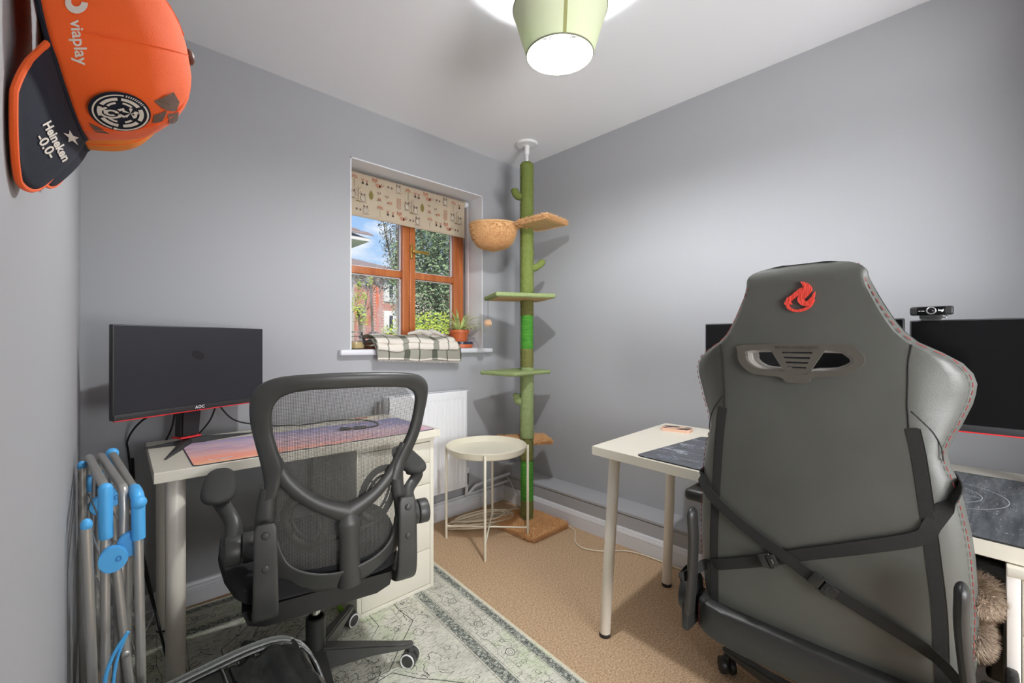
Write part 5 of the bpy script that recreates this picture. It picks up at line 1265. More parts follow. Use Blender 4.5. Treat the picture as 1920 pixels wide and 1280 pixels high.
# side uprights, hinge covers, lever
for s_ in (1, -1):
    b = MB(); u0 = GY+s_*.244; P3 = smooth_curve([(1.150, u0+.02*s_, .40), (1.140, u0+.01*s_, .48), (1.128, u0, .60), (1.122, u0, .66), (1.121, u0, .69)], 5); n = len(P3)
    b.tube(P3, [.022 if k < n-4 else [.021, .018, .012, .004][k-(n-4)] for k in range(n)], 16, flat=((0, 1, 0), .50)); b.build('side_upright', M_blackp, gc, world=True)
    b = MB(); b.rcyl((1.20, GY+s_*.268, .425), (1.20, GY+s_*.296, .425), .056, 32, .007); b.box((1.14, min(GY+s_*.262, GY+s_*.284), .345), (1.26, max(GY+s_*.262, GY+s_*.284), .42), .008); b.build('hinge_cover', M_blackp, gc, world=True)
    b = MB(); b.box((1.285, GY+s_*.300-.044, .642), (1.535, GY+s_*.300+.044, .678), .014, 4); ar = b.build('armrest_pad', M_blackp, gc, world=True)
    b = MB(); b.box((1.375, GY+s_*.300-.022, .40), (1.445, GY+s_*.300+.022, .645), .010, 3); b.build('armrest_post', M_blackp, gc, world=True)
    b = MB(); b.box((1.36, min(GY+s_*.1, GY+s_*.32), .305), (1.46, max(GY+s_*.1, GY+s_*.32), .335), .008); b.build('armrest_bracket', M_blackp, gc, world=True)
b = MB(); b.rcyl((1.24, GY-.285, .435), (1.24, GY-.315, .435), .016, 20, .002); b.box((1.23, GY-.318, .40), (1.262, GY-.300, .50), .006); b.build('recline_lever', M_blackp, gc, world=True)
# webbing straps with buckles
def strap(pts, name, wd=.027, off=.006):
    q = [back_pt(u, z_, off) for u, z_ in pts]; b = MB(); P2 = smooth_curve(q, 6); b.ribbon(P2, (1, 0, .1), wd, .0022); return b.build(name, M_web, gc, world=True)
def wrap(u, z, dx, du=0, dz=0): p = back_pt(u, z, .002); return Vector((p.x+dx, p.y+du, p.z+dz))
q = [wrap(.240, .770, .075, 0), wrap(.249, .764, .03, .002), back_pt(.247, .756, .006), back_pt(.228, .732, .010), back_pt(.205, .713, .010), back_pt(.134, .662, .009), back_pt(.042, .616, .010), back_pt(-.029, .581, .012), back_pt(-.128, .541, .010), back_pt(-.207, .507, .010), Vector((1.112, GY-.268, .482)), Vector((1.16, GY-.305, .465)), Vector((1.20, GY-.305, .455))]
b = MB(); b.ribbon(smooth_curve(q, 6), [Vector((1, 0, .1)) if 12 < i < 54 else Vector((.6, .8 if i < 12 else -.8, 0)) for i in range(len(smooth_curve(q, 6)))], .027, .0022); b.build('diagonal_strap', M_web, gc, world=True)
q = [wrap(-.225, .850, .085, 0), wrap(-.2360, .845, .030, -.002), back_pt(-.236, .836, .005), back_pt(-.205, .770, .005), back_pt(-.186, .737, .006), back_pt(-.10, .690, .007), back_pt(.021, .628, .006), back_pt(.088, .590, .006), back_pt(.2, .535, .005), back_pt(.245, .512, .004), Vector((1.116, GY+.268, .500)), Vector((1.150, GY+.277, .50)), Vector((1.20, GY+.274, .50))]
b = MB(); n_q = len(smooth_curve(q, 6)); b.ribbon(smooth_curve(q, 6), [Vector((1, 0, .1)) if 14 < i < n_q-14 else Vector((.6, -.8 if i < 15 else .8, 0)) for i in range(n_q)], .027, .0022); b.build('cross_strap', M_web, gc, world=True)
def buckle(u, z, ang, name, big=True):
    p = back_pt(u, z, .016); M = Matrix.Translation(p) @ Matrix.Rotation(ang, 4, 'X') @ Matrix.Rotation(radians(-6), 4, 'Y')
    b = MB(); k = 1.0 if big else .7
    b.box((-.005, -.028*k, -.014), (.004, .000, .014), .003, 2, M); b.box((-.004, .002*k, -.016), (.005, .026*k, .016), .003, 2, M)
    for s_ in (-1, 1): b.box((-.004, -.014*k, s_*.0155-.002), (.003, .008*k, s_*.0155+.002), .001, 1, M)
    b.box((-.006, -.012, -.006), (.005, -.006, .006), .001, 1, M)
    b.build(name, M_blackp, gc, world=True)
buckle(-.030, .582, radians(28), 'buckle'); buckle(.078, .597, radians(-24), 'slider', False)
# base: column, five legs, castors
b = MB(); b.rcyl((1.42, GY, .10), (1.42, GY, .29), .028, 24); b.rcyl((1.42, GY, .26), (1.42, GY, .31), .020, 24); b.box((1.30, GY-.10, .285), (1.54, GY+.10, .335), .01); b.build('gas_column', M_blackp, gc, world=True)
hub = Vector((1.42, GY, 0))
def star(hub, rz, R_, parent, hz_=.105, m=M_blackp, wh=.026, ring=False, world=True, ang0=0):
    for k in range(5):
        a = rz+2*pi*k/5; d = Vector((cos(a), sin(a), 0)); s_ = Vector((-d.y, d.x, 0))
        secs = []
        for r, w_, z0, z1 in ((.02, .030, hz_-.045, hz_+.030), (.07, .028, hz_-.035, hz_+.022), (.18, .022, hz_-.030, hz_+.002), (R_-.03, .018, hz_-.036, hz_-.016), (R_+.012, .014, hz_-.036, hz_-.020)):
            secs.append([hub+d*r+s_*w_+Vector((0, 0, z0)), hub+d*r+s_*w_*.75+Vector((0, 0, z1)), hub+d*r-s_*w_*.75+Vector((0, 0, z1)), hub+d*r-s_*w_+Vector((0, 0, z0))])
        b = MB(); b.loft(secs); bmesh.ops.bevel(b.bm, geom=b.bm.edges[:], offset=.005, segments=2, affect='EDGES', clamp_overlap=True); lg = b.build('base_leg', m, parent, world=True, ang=50)
        c = hub+d*R_+Vector((0, 0, wh)); ca = a+radians(62); wd_ = Vector((cos(ca), sin(ca), 0))
        b = MB()
        for q_ in (-1, 1): b.rcyl(c+wd_*q_*.005, c+wd_*q_*.024, wh, 26, .004)
        b.box((c.x-.010, c.y-.010, wh), (c.x+.010, c.y+.010, wh+.036), .004); b.build('castor', m, lg, world=True)
        if ring:
            b = MB()
            for q_ in (-1, 1):
                e1 = wd_.cross(Vector((0, 0, 1))); b.tube([c+wd_*q_*.0245+(e1*cos(2*pi*j/24)+Vector((0, 0, sin(2*pi*j/24))))*wh*.84 for j in range(24)], .0026, 6, closed=True)
            b.build('castor_ring', M_whitep, lg, world=True)
star(hub, math.atan2(.5574-GY, 1.542-1.42), .335, gc)
b = MB(); b.rcyl((1.42, GY, .052), (1.42, GY, .135), .038, 24); b.build('hub', M_blackp, gc, world=True)
# fluffy throw hanging off the far side of the seat
ft = thing('fluffy_throw', 'fluffy beige and brown throw hanging beside the gaming chair seat under the desk', 'throw', (1.34, -.03, .4))
def fluffy(name, c, k, m, n, ln, sd):
    b = MB(); b.ball((0, 0, 0), 1, 28, k=k); rnd = random.Random(sd)
    for v in b.bm.verts: v.co += v.co.normalized()*.018*noise.noise(v.co*14+Vector((sd, 0, 0)))
    M = Matrix.Translation(c)
    b.bm.transform(M); o = b.build(name, m, ft, world=True, ang=180)
    f = MB()
    for _ in range(n):
        d = Vector((rnd.gauss(0, 1), rnd.gauss(0, 1), rnd.gauss(0, 1))).normalized(); p = Vector((d.x*k[0], d.y*k[1], d.z*k[2])); nr = Vector((d.x/k[0], d.y/k[1], d.z/k[2])).normalized()
        q = p+c; wd2 = .0009; dd = (nr+Vector((rnd.gauss(0, .3), rnd.gauss(0, .3), rnd.gauss(0, .3)-.35))).normalized(); e_ = dd.orthogonal().normalized(); l_ = ln*rnd.uniform(.6, 1.3)
        f.raw([q+e_*wd2, q-e_*wd2, q+dd*l_], [(0, 1, 2)])
    f.build('pile', m, o, world=True, smooth=False, kind='stuff', fix=False)
fluffy('upper_roll', Vector((1.290, -.014, .612)), (.052, .036, .040), M_blanket, 11000, .014, 1)
fluffy('lower_flap', Vector((1.280, -.004, .535)), (.046, .030, .048), M_blanket, 12000, .014, 2)
fluffy('brown_fold', Vector((1.345, -.030, .625)), (.050, .034, .048), M_blanket2, 9000, .014, 3)

# ------------------------------------------------------------------ mesh office chair at the window desk
CRZ = radians(-12)
oc = thing('office_chair', 'black mesh back office chair with white ringed castors at the window desk', 'chair', (.514, 1.465, 0), CRZ)
UO = .057
def yl(z): return interp(z, [.38, .55, .75, .9, 1.03], [-.19, -.20, -.20, -.225, -.27])
def cv2(u, z): 
    """point on the curved back plane of the chair"""
    return Vector((u, yl(z)+.035*((u-UO)/.24)**2, z))
outer = [(-.158, .692), (-.152, .728), (-.160, .785), (-.173, .842), (-.184, .897), (-.187, .945), (-.183, .978), (-.171, 1.002), (-.144, 1.020), (-.104, 1.030), (-.03, 1.034), (.038, 1.035), (.11, 1.034), (.177, 1.031), (.240, 1.024), (.275, 1.012), (.296, .992), (.303, .960), (.301, .911), (.288, .839), (.262, .775), (.238, .730), (.224, .690)]
inner = [(-.120, .700), (-.105, .769), (-.120, .828), (-.132, .878), (-.134, .933), (-.128, .954), (-.114, .973), (-.085, .985), (-.055, .989), (-.024, .991), (.04, .991), (.109, .990), (.205, .984), (.240, .972), (.256, .955), (.261, .930), (.258, .882), (.243, .828), (.216, .775), (.196, .735), (.186, .700)]
oo = smooth_curve([(u, z, 0) for u, z in outer], 4); ii = smooth_curve([(u, z, 0) for u, z in inner], 4)
def res_open(P3, n):
    seg = [(P3[i+1]-P3[i]).length for i in range(len(P3)-1)]; T = sum(seg); out = []
    for k in range(n):
        s_ = T*k/(n-1)*.9999; i = 0
        while s_ > seg[i]: s_ -= seg[i]; i += 1
        out.append(P3[i].lerp(P3[i+1], s_/seg[i]))
    return out
nO = 90; oo = res_open(oo, nO); ii = res_open(ii, nO); secs = []
for k in range(nO):
    A_ = cv2(oo[k].x, oo[k].y); B_ = cv2(ii[k].x, ii[k].y); mid = (A_+B_)/2; hv = (A_-B_)/2; nv = Vector((0, -1, -.15)).normalized(); sec = []
    for j in range(16):
        a = 2*pi*j/16; ca, sa = cos(a), sin(a); sec.append(mid+hv*math.copysign(abs(ca)**.7, ca)+nv*(.017 if sa > 0 else .015)*math.copysign(abs(sa)**.8, sa))
    secs.append(sec)
b = MB(); b.loft(secs); b.build('back_frame', M_chairp, oc, ang=70)
# V arms and centre spine
def limb(pts, rad, name, flat=None, m=M_chairp):
    P2 = smooth_curve(pts, 8); n = len(P2); rr = [interp(i/(n-1)*(len(rad)-1), list(range(len(rad))), rad) for i in range(n)]
    b = MB(); b.tube(P2, rr, 18, flat=flat); return b.build(name, m, oc, ang=75)
fl_ = ((0, 1, 0), .62)
limb([cv2(-.125, .80), cv2(-.098, .735), cv2(-.045, .677), cv2(.01, .641), cv2(.062, .618)], [.014, .020, .020, .022, .030], 'back_brace', fl_)
limb([cv2(.235, .80), cv2(.202, .725), cv2(.155, .672), cv2(.11, .641), cv2(.062, .618)], [.014, .018, .018, .022, .030], 'back_brace', fl_)
limb([cv2(.062, .640)+Vector((0, .000, 0)), cv2(.064, .59)+Vector((0, -.006, 0)), cv2(.065, .54)+Vector((0, -.008, 0)), cv2(.066, .47)+Vector((0, -.008, 0)), cv2(.068, .405)+Vector((0, -.004, 0))], [.012, .034, .028, .029, .034], 'spine', fl_)
# uprights down to the brackets and the lower hoop
limb([cv2(-.140, .72), cv2(-.146, .67), cv2(-.150, .62), cv2(-.152, .57)], [.020, .024, .026, .026], 'upright', fl_)
limb([cv2(.212, .72), cv2(.214, .67), cv2(.222, .62), cv2(.228, .56)], [.019, .019, .020, .020], 'upright', fl_)
hoopp = [(-.132, .60), (-.128, .54), (-.112, .49), (-.072, .452), (-.01, .428), (.062, .424), (.130, .438), (.180, .466), (.210, .51), (.216, .57)]
P2 = smooth_curve([cv2(u, z) for u, z in hoopp], 7)
secs = []
for i, p in enumerate(P2):
    T = (P2[min(i+1, len(P2)-1)]-P2[max(i-1, 0)]).normalized(); nv = Vector((0, -1, 0)); s_ = T.cross(nv).normalized(); k = sin(pi*i/(len(P2)-1)); w_ = .012+.024*k
    ce = p+s_*0; secs.append([ce+s_*w_*math.copysign(abs(cos(a))**.7, cos(a))+nv*.009*math.copysign(abs(sin(a))**.8, sin(a))+Vector((0, .022*k*(-cos(a)*(1 if s_.z > 0 else -1)), 0)) for a in [2*pi*j/14 for j in range(14)]])
b = MB(); b.loft(secs); b.build('lower_hoop', M_chairp, oc, ang=70)
# mesh sheet
b = MB(); nu, nz2 = 36, 40; grid = []
for i in range(nz2+1):
    z = .44+(.995-.44)*i/nz2
    if z > .70: l_ = interp(z, [.70, .769, .83, .88, .94, .985, .995], [-.142, -.118, -.130, -.140, -.142, -.105, -.06]); r_ = interp(z, [.70, .735, .775, .83, .88, .93, .985, .995], [.204, .208, .226, .252, .267, .268, .22, .15])
    else: l_ = interp(z, [.44, .49, .54, .70], [-.03, -.11, -.13, -.142]); r_ = interp(z, [.44, .49, .54, .70], [.13, .19, .212, .204])
    grid.append([cv2(l_+(r_-l_)*j/nu, z)+Vector((0, .012, 0)) for j in range(nu+1)])
b.loft(grid, closed=False); b.build('mesh_sheet', M_mesh, oc, fix=False)
# lumbar rings
def lumbar(uc, zc, sgn):
    for (ru, rz_, th) in ((.052, .078, .0105), (.034, .055, .0045)):
        pts = []
        for k in range(40):
            a = 2*pi*k/40; u = uc+ru*cos(a)+sgn*.020*sin(a)*.8; z = zc+rz_*sin(a); q = cv2(u, z); pts.append(q+Vector((0, .030+.02*abs(cos(a)), 0)))
        b = MB(); b.tube(pts, th, 10, closed=True, flat=((0, 1, 0), .35)); b.build('lumbar_ring', M_chairp, oc)
    b = MB()
    for k in range(6):
        a = 2*pi*k/6+.4; q = [cv2(uc+ru*cos(a)+sgn*.016*sin(a), zc+rz_*sin(a))+Vector((0, .036, 0)) for ru, rz_ in ((.032, .052), (.050, .074))]; b.tube(q, .004, 6)
    b.build('lumbar_spokes', M_chairp, oc)
lumbar(-.045, .600, -1); lumbar(.165, .645, 1)
limb([cv2(-.052, .528)+Vector((0, .02, 0)), cv2(-.01, .538)+Vector((0, .02, 0)), cv2(.06, .548)+Vector((0, .02, 0)), cv2(.10, .555)+Vector((0, .02, 0)), cv2(.145, .562)+Vector((0, .02, 0))], [.006, .009, .008, .008, .005], 'lumbar_bar', ((0, 1, 0), .4))
# arm brackets: plate behind, foot sweeping forward under the seat
def bracket(u, sgn):
    q = [Vector((u, -.222, .640)), Vector((u, -.226, .58)), Vector((u, -.226, .50)), Vector((u, -.222, .435)), Vector((u, -.200, .392)), Vector((u-.01*sgn*0, -.14, .374)), Vector((u, -.06, .384)), Vector((u*.8, .02, .398))]
    P2 = smooth_curve(q, 6); b = MB(); n = len(P2)
    secs = []
    for i, p in enumerate(P2):
        T = (P2[min(i+1, n-1)]-P2[max(i-1, 0)]).normalized(); s_ = Vector((1, 0, 0)); nv = T.cross(s_).normalized(); w_ = interp(i/(n-1), [0, .04, .4, .7, 1], [.020, .027, .030, .033, .026]); t_ = interp(i/(n-1), [0, .4, .6, 1], [.008, .010, .016, .012])
        secs.append([p+s_*w_*math.copysign(abs(cos(a))**.35, cos(a))+nv*t_*math.copysign(abs(sin(a))**.35, sin(a)) for a in [2*pi*j/20 for j in range(20)]])
    b.loft(secs); o = b.build('arm_bracket', M_chairp, oc, ang=50)
    for z_ in (.612, .525):
        b = MB(); b.lathe([(.0095, 0), (.0095, .003), (.0075, .0055), (.001, .0065)], c=(u, -.234, z_), M=Matrix.Rotation(radians(90), 3, 'X')); b.build('bolt_cap', M_chairp, o)
    return o
bracket(-.150, -1); bracket(.232, 1)
def armrest(u, sgn, pu, pv0, pv1, ju):
    b = MB(); b.rcyl((ju+.036, -.115, .545), (ju+.002, -.115, .545), .040, 30, .004); b.rcyl((ju, -.115, .545), (ju-.038, -.115, .545), .0405, 30, .005); b.tube([(ju, -.115, .545), (u, -.200, .545)], [.020, .016], 12); b.build('arm_joint', M_chairp, oc)
    P2 = smooth_curve([(ju-.020*1, -.112, .560), (ju-.020, -.085, .61), (pu+.01, pv0+.045, .650), (pu, pv0+.09, .662)], 6); n = len(P2)
    b = MB(); b.tube(P2, [.026-.006*sin(pi*i/(n-1)) for i in range(n)], 16, flat=((0, 1, 0), .8)); b.build('arm_stem', M_chairp, oc)
    secs = []; m_ = 24
    for i in range(m_+1):
        t = i/m_; y = pv0+(pv1-pv0)*t; k = max(.0, 1-abs(2*t-1)**4)**.5; k = max(k, .08); w_ = (.047-.008*t)*k; h2 = .021*max(k, .15)
        secs.append([(pu+w_*math.copysign(abs(cos(a))**.8, cos(a)), y, .672+.030*t+h2*math.copysign(abs(sin(a))**.85, sin(a))) for a in [2*pi*j/22 for j in range(22)]])
    b = MB(); b.loft(secs); b.build('arm_pad', M_pad, oc, ang=80)
armrest(-.150, -1, -.262, -.075, .160, -.205); armrest(.232, 1, .318, -.090, .160, .300)
# seat
secs = []
sy = [-.190, -.187, -.175, -.14, -.05, .08, .20, .265, .295, .305]
for y in sy:
    k = interp(y, [-.19, -.187, -.175, -.14, .2, .27, .295, .305], [.55, .75, .92, 1, 1, .95, .86, .6]); w_ = interp(y, [-.19, -.14, .0, .15, .27, .305], [.20, .225, .262, .272, .262, .20]); sec = []
    for j in range(36):
        a = 2*pi*j/36; ca, sa = cos(a), sin(a); h2 = (.040 if sa > 0 else .050)*k; dip = .014*(1-min(1, abs(ca))**2)*(sa > 0)
        sec.append((w_*math.copysign(abs(ca)**.55, ca), y, .448-.02*max(0, (y-.2)/.1)**2+h2*math.copysign(abs(sa)**.55, sa)-dip))
    secs.append(sec)
b = MB(); b.loft(secs); b.build('seat_cushion', M_chairfab, oc, ang=70)
b = MB(); b.loft([[(-.20*k, -.18, z), (.20*k, -.18, z), (.20*k, .18, z), (-.20*k, .18, z)] for z, k in ((.345, .75), (.36, .95), (.40, 1.02))]); b.build('seat_pan', M_blackp, oc)
b = MB(); b.box((-.08, -.09, .315), (.08, .10, .352), .01); b.build('tilt_mechanism', M_blackp, oc)
b = MB(); b.rcyl((0, 0, .20), (0, 0, .33), .014, 24, .001); b.build('gas_lift', M_chrome, oc)
b = MB(); b.lathe([(.030, .075), (.030, .225), (.024, .228), (.0235, .18), (.001, .18)], n=32); b.build('column_sleeve', M_blackp, oc)
h0 = Vector((.514, 1.465, 0)); star(h0, radians(-25.5), .300, oc, .100, M_chairp, .027, True)
b = MB(); b.rcyl((0, 0, .055), (0, 0, .125), .040, 28, .004); b.build('hub', M_chairp, oc)
# ------------------------------------------------------------------ folded clothes airer by the left wall
ai = thing('clothes_airer', 'folded steel clothes airer with sky blue joints standing by the left wall', 'clothes airer', (.03, 1.5, 0))
def fr(near, far, zn, zf, nb, fb, nm, r=.0095):
    """an upside-down U of tube: near foot, near corner, far corner, far foot"""
    n0, f0 = Vector((*nb, 0.012)), Vector((*fb, 0.012)); n1, f1 = Vector((*near, zn)), Vector((*far, zf)); d = (f1-n1).normalized()
    P2 = [n0, n1-Vector((0, 0, .05))]+smooth_curve([n1-Vector((0, 0, .05)), n1-Vector((0, 0, .014))+d*.006, n1+d*.018, n1+d*.05], 4)[1:]+[f1-d*.05]+smooth_curve([f1-d*.05, f1-d*.018, f1-Vector((0, 0, .014))-d*.006, f1-Vector((0, 0, .05))], 4)[1:]+[f0]
    b = MB(); b.tube(P2, r, 14); o = b.build(nm, M_steel, ai, world=True)
    for q in (n0, f0):
        b = MB(); b.rcyl((q.x, q.y, 0), (q.x, q.y, .035), r+.0025, 14, .002); b.build('foot_cap', M_blue, o, world=True)
    w_ = MB()
    for k in range(7):
        z_ = .70-.085*k; a_ = n1.lerp(n0, 1-z_/zn) if zn else n1; c_ = f1.lerp(f0, 1-(z_-.01)/zf); w_.tube([a_, c_], .0022, 6)
    w_.build('drying_rail', M_steel, o, world=True)
    return o
fr((.066, 1.30), (.032, 1.78), .770, .783, (.078, 1.32), (.05, 1.76), 'tube_frame')
fr((.043, 1.32), (.006, 1.75), .786, .790, (.022, 1.33), (-.01, 1.73), 'tube_frame')
fr((.0125, 1.30), (-.018, 1.72), .800, .796, (.012, 1.31), (-.022, 1.70), 'tube_frame', .0088)
for p0, p1 in (((-.031, 1.66, .782), (-.026, 1.63, .012)), ((-.0165, 1.24, .745), (.004, 1.28, .012)), ((.028, 1.305, .655), (.078, 1.30, .012)), ((.052, 1.33, .66), (.044, 1.36, .012))):
    b = MB(); b.tube([p0, p1], .0085, 14); o = b.build('leg_tube', M_steel, ai, world=True)
    b = MB(); b.ball((p0[0], p0[1], p0[2]+.002), .0098, 18, k=(1, 1, 1.35)); b.build('end_cap', M_blue, o, world=True); b = MB(); b.rcyl((p1[0], p1[1], 0), (p1[0], p1[1], .03), .011, 14, .002); b.build('foot_cap', M_blue, o, world=True)
    for z_ in (.30, .42) if p1[0] > .04 else ():
        q = Vector(p0).lerp(Vector(p1), 1-z_/p0[2]); b = MB(); b.lathe([(.0075, 0), (.0075, .002), (.005, .0032), (.001, .0034)], c=(q.x, q.y-.0078, q.z), M=Matrix.Rotation(radians(90), 3, 'X')); b.build('rivet', M_steel, o, world=True)
def disc(x, y, z, r, dx):
    b = MB(); pts = [(x+r*cos(2*pi*k/30)*1.0+(dx*max(0, -cos(2*pi*k/30)))*.006, y, z+r*sin(2*pi*k/30)*1.05) for k in range(30)]; b.prism(pts, (0, .012, 0)); bmesh.ops.bevel(b.bm, geom=[e_ for e_ in b.bm.edges if abs((e_.verts[0].co-e_.verts[1].co).y) < 1e-5], offset=.002, segments=2, affect='EDGES')
    o = b.build('hinge_disc', M_blue, ai, world=True); b = MB(); b.tube([(x+r*.42+.0042*cos(2*pi*k/16), y-.0004, z+.0055*sin(2*pi*k/16)) for k in range(16)], .0009, 5, closed=True); b.build('hinge_ring', mat('dark_blue', c8(40, 110, 180), .5) if 'dark_blue' not in MATS else MATS['dark_blue'], o, world=True)
disc(.022, 1.283, .646, .0275, 1); disc(.051, 1.305, .663, .0265, 1); disc(.002, 1.70, .655, .025, 1); disc(.03, 1.74, .66, .025, 1)
b = MB(); b.tube(smooth_curve([(.0125, 1.298, .803), (.0125, 1.297, .790), (.0125, 1.297, .73), (.0135, 1.297, .692)], 5), [.006]+[.0125]*14+[.0115], 16); b.ball((.0125, 1.298, .800), .0125, 20); b.build('corner_grip', M_blue, ai, world=True)
b = MB(); b.tube(smooth_curve([(.062, 1.35, .775), (.065, 1.305, .772), (.0665, 1.297, .750), (.067, 1.297, .70), (.0675, 1.299, .675)], 5), [.0125]*21, 16); b.ball((.0675, 1.290, .758), .0145, 20); b.build('corner_grip', M_blue, ai, world=True)
b = MB(); b.ball((.032, 1.785, .783), .016, 18, k=(1, 1, 1.05)); b.tube([(.032, 1.785, .783), (.034, 1.75, .765)], .0135, 14); b.tube([(.036, 1.76, .78), (.040, 1.75, .73), (.038, 1.76, .70)], .003, 8); b.build('corner_grip', M_blue, ai, world=True)
b = MB(); b.box((-.022, 1.69, .70), (-.012, 1.71, .745), .003); b.box((.000, 1.70, .695), (.013, 1.72, .750), .003); b.build('tube_clip', M_blue, ai, world=True)
b = MB()
for k, w_ in ((1.0, .0035), (.62, .0028)): b.tube(smooth_curve([(.046, 1.20, .52-.0*k), (.046-.024*k, 1.20, .48), (.046-.036*k, 1.20, .43), (.046-.030*k, 1.20, .385), (.046-.006*k, 1.20, .352)], 6), w_, 8)
b.tube(smooth_curve([(.046, 1.20, .352), (.060, 1.20, .345), (.046, 1.20, .30), (.044, 1.20, .2), (.046, 1.21, .10), (.05, 1.28, .08)], 6), .004, 8); b.build('wing_hook', M_blue, ai, world=True)
# extension lead and white plug behind the airer
b = MB(); b.box((.02, 2.145, .000), (.10, 2.205, .034), .006); b.box((.035, 2.155, .034), (.07, 2.19, .060), .006); o = b.build('extension_lead', M_whitep); tag(o, 'white extension block with a plug on the carpet behind the airer', 'extension lead')
b = MB(); b.tube(smooth_curve([(.08, 2.19, .03), (.13, 2.235, .05), (.165, 2.250, .04), (.12, 2.16, .008), (.05, 2.10, .008), (.12, 2.06, .008), (.03, 2.02, .008), (.10, 1.98, .008)], 7), .0035, 8); o = b.build('white_cable', M_whitecable); tag(o, 'white cables tangled on the floor beside the extension block', 'cable')
b = MB(); b.box((.075, 1.46, .0065), (.125, 1.60, .090), .006); o = b.build('charger_box', M_lam); tag(o, 'cream box on the floor behind the airer tubes', 'box')

# ------------------------------------------------------------------ black leather bag in the foreground
bg_ = thing('holdall', 'black leather holdall with a curved zip in the foreground beside the office chair', 'bag', (.20, 1.10, 0))
def bag_ring(z, k): 
    out = []; x0, x1, y0, y1 = -.035, .385, .93, 1.215; cx, cy = (x0+x1)/2, (y0+y1)/2
    for j in range(48):
        a = 2*pi*j/48; out.append(Vector((cx+(x1-x0)/2*k*math.copysign(abs(cos(a))**.45, cos(a)), cy+(y1-y0)/2*k*math.copysign(abs(sin(a))**.45, sin(a)), z)))
    return out
b = MB(); b.loft([bag_ring(z, k) for z, k in ((.003, .90), (.012, .97), (.05, 1.0), (.15, 1.0), (.26, .995), (.32, .985), (.345, .955), (.358, .90), (.362, .80), (.356, .5), (.352, .1))]); 
bmesh.ops.subdivide_edges(b.bm, edges=[e_ for e_ in b.bm.edges if e_.calc_length() > .04], cuts=2, use_grid_fill=True); b.jitter(.010, 14, 3); b.jitter(.004, 45, 8)
for v in b.bm.verts: v.co.x = max(v.co.x, XL+.018); v.co.z = max(v.co.z, .002)
b.build('body', M_bag, bg_, world=True, ang=70)
top = [Vector((-.020, 1.20, .346)), Vector((.06, 1.210, .356)), Vector((.18, 1.214, .364)), Vector((.28, 1.214, .367)), Vector((.345, 1.200, .360)), Vector((.380, 1.16, .335)), Vector((.390, 1.10, .30)), Vector((.391, 1.03, .24)), Vector((.390, .97, .15))]
P2 = smooth_curve(top, 8)
for off, r, m_, nm in (((0, .004, .006), .0042, M_zip, 'zip_tape'), ((0, -.008, .004), .0036, M_zip, 'zip_tape'), ((.001, .013, -.004), .0050, M_bag, 'piping'), ((.001, -.018, .0), .0050, M_bag, 'piping')):
    b = MB(); b.tube([p+Vector(off)+(Vector((.004, 0, 0)) if i > 36 else Vector((0, 0, 0))) for i, p in enumerate(P2)], r, 8); b.build(nm, m_, bg_, world=True)
b = MB()
for i in range(len(P2)-1):
    for k in range(5):
        p = P2[i].lerp(P2[i+1], k/5)+Vector((.001, -.002, .008 if i < 34 else .004)); b.box((p.x-.0011, p.y-.003, p.z-.0015), (p.x+.0011, p.y+.003, p.z+.0015))
b.build('zip_teeth', M_zip, bg_, world=True, kind='stuff', smooth=False)
def bag_flap(x0, x1, y, nm, sd, amp):
    b = MB(); g = []
    for i in range(25):
        t = i/24; row = []
        for j in range(21):
            u = j/20; x = x0+(x1-x0)*u; yy = y-.01-.22*t; row.append(Vector((x+.006*noise.noise(Vector((t*5, sd, u*3))), yy, .364-.004*t+amp*noise.noise(Vector((u*4+sd, t*2.2, sd)))+amp*.5*abs(noise.noise(Vector((u*9, t*3, sd)))))))
        g.append(row)
    b.loft(g, closed=False); o = b.build(nm, M_bag, bg_, world=True, ang=80); o.modifiers.new('t', 'SOLIDIFY').thickness = .004; return o
bag_flap(-.02, .205, 1.195, 'lid_panel', 2, .004); bag_flap(.222, .362, 1.195, 'side_pocket', 7, .016)
b = MB(); b.tube([(x, 1.18-.22*t, .369) for x, t in ((.207, 0), (.208, .5), (.207, 1))], .0016, 6); b.build('panel_stitch', M_zip, bg_, world=True)

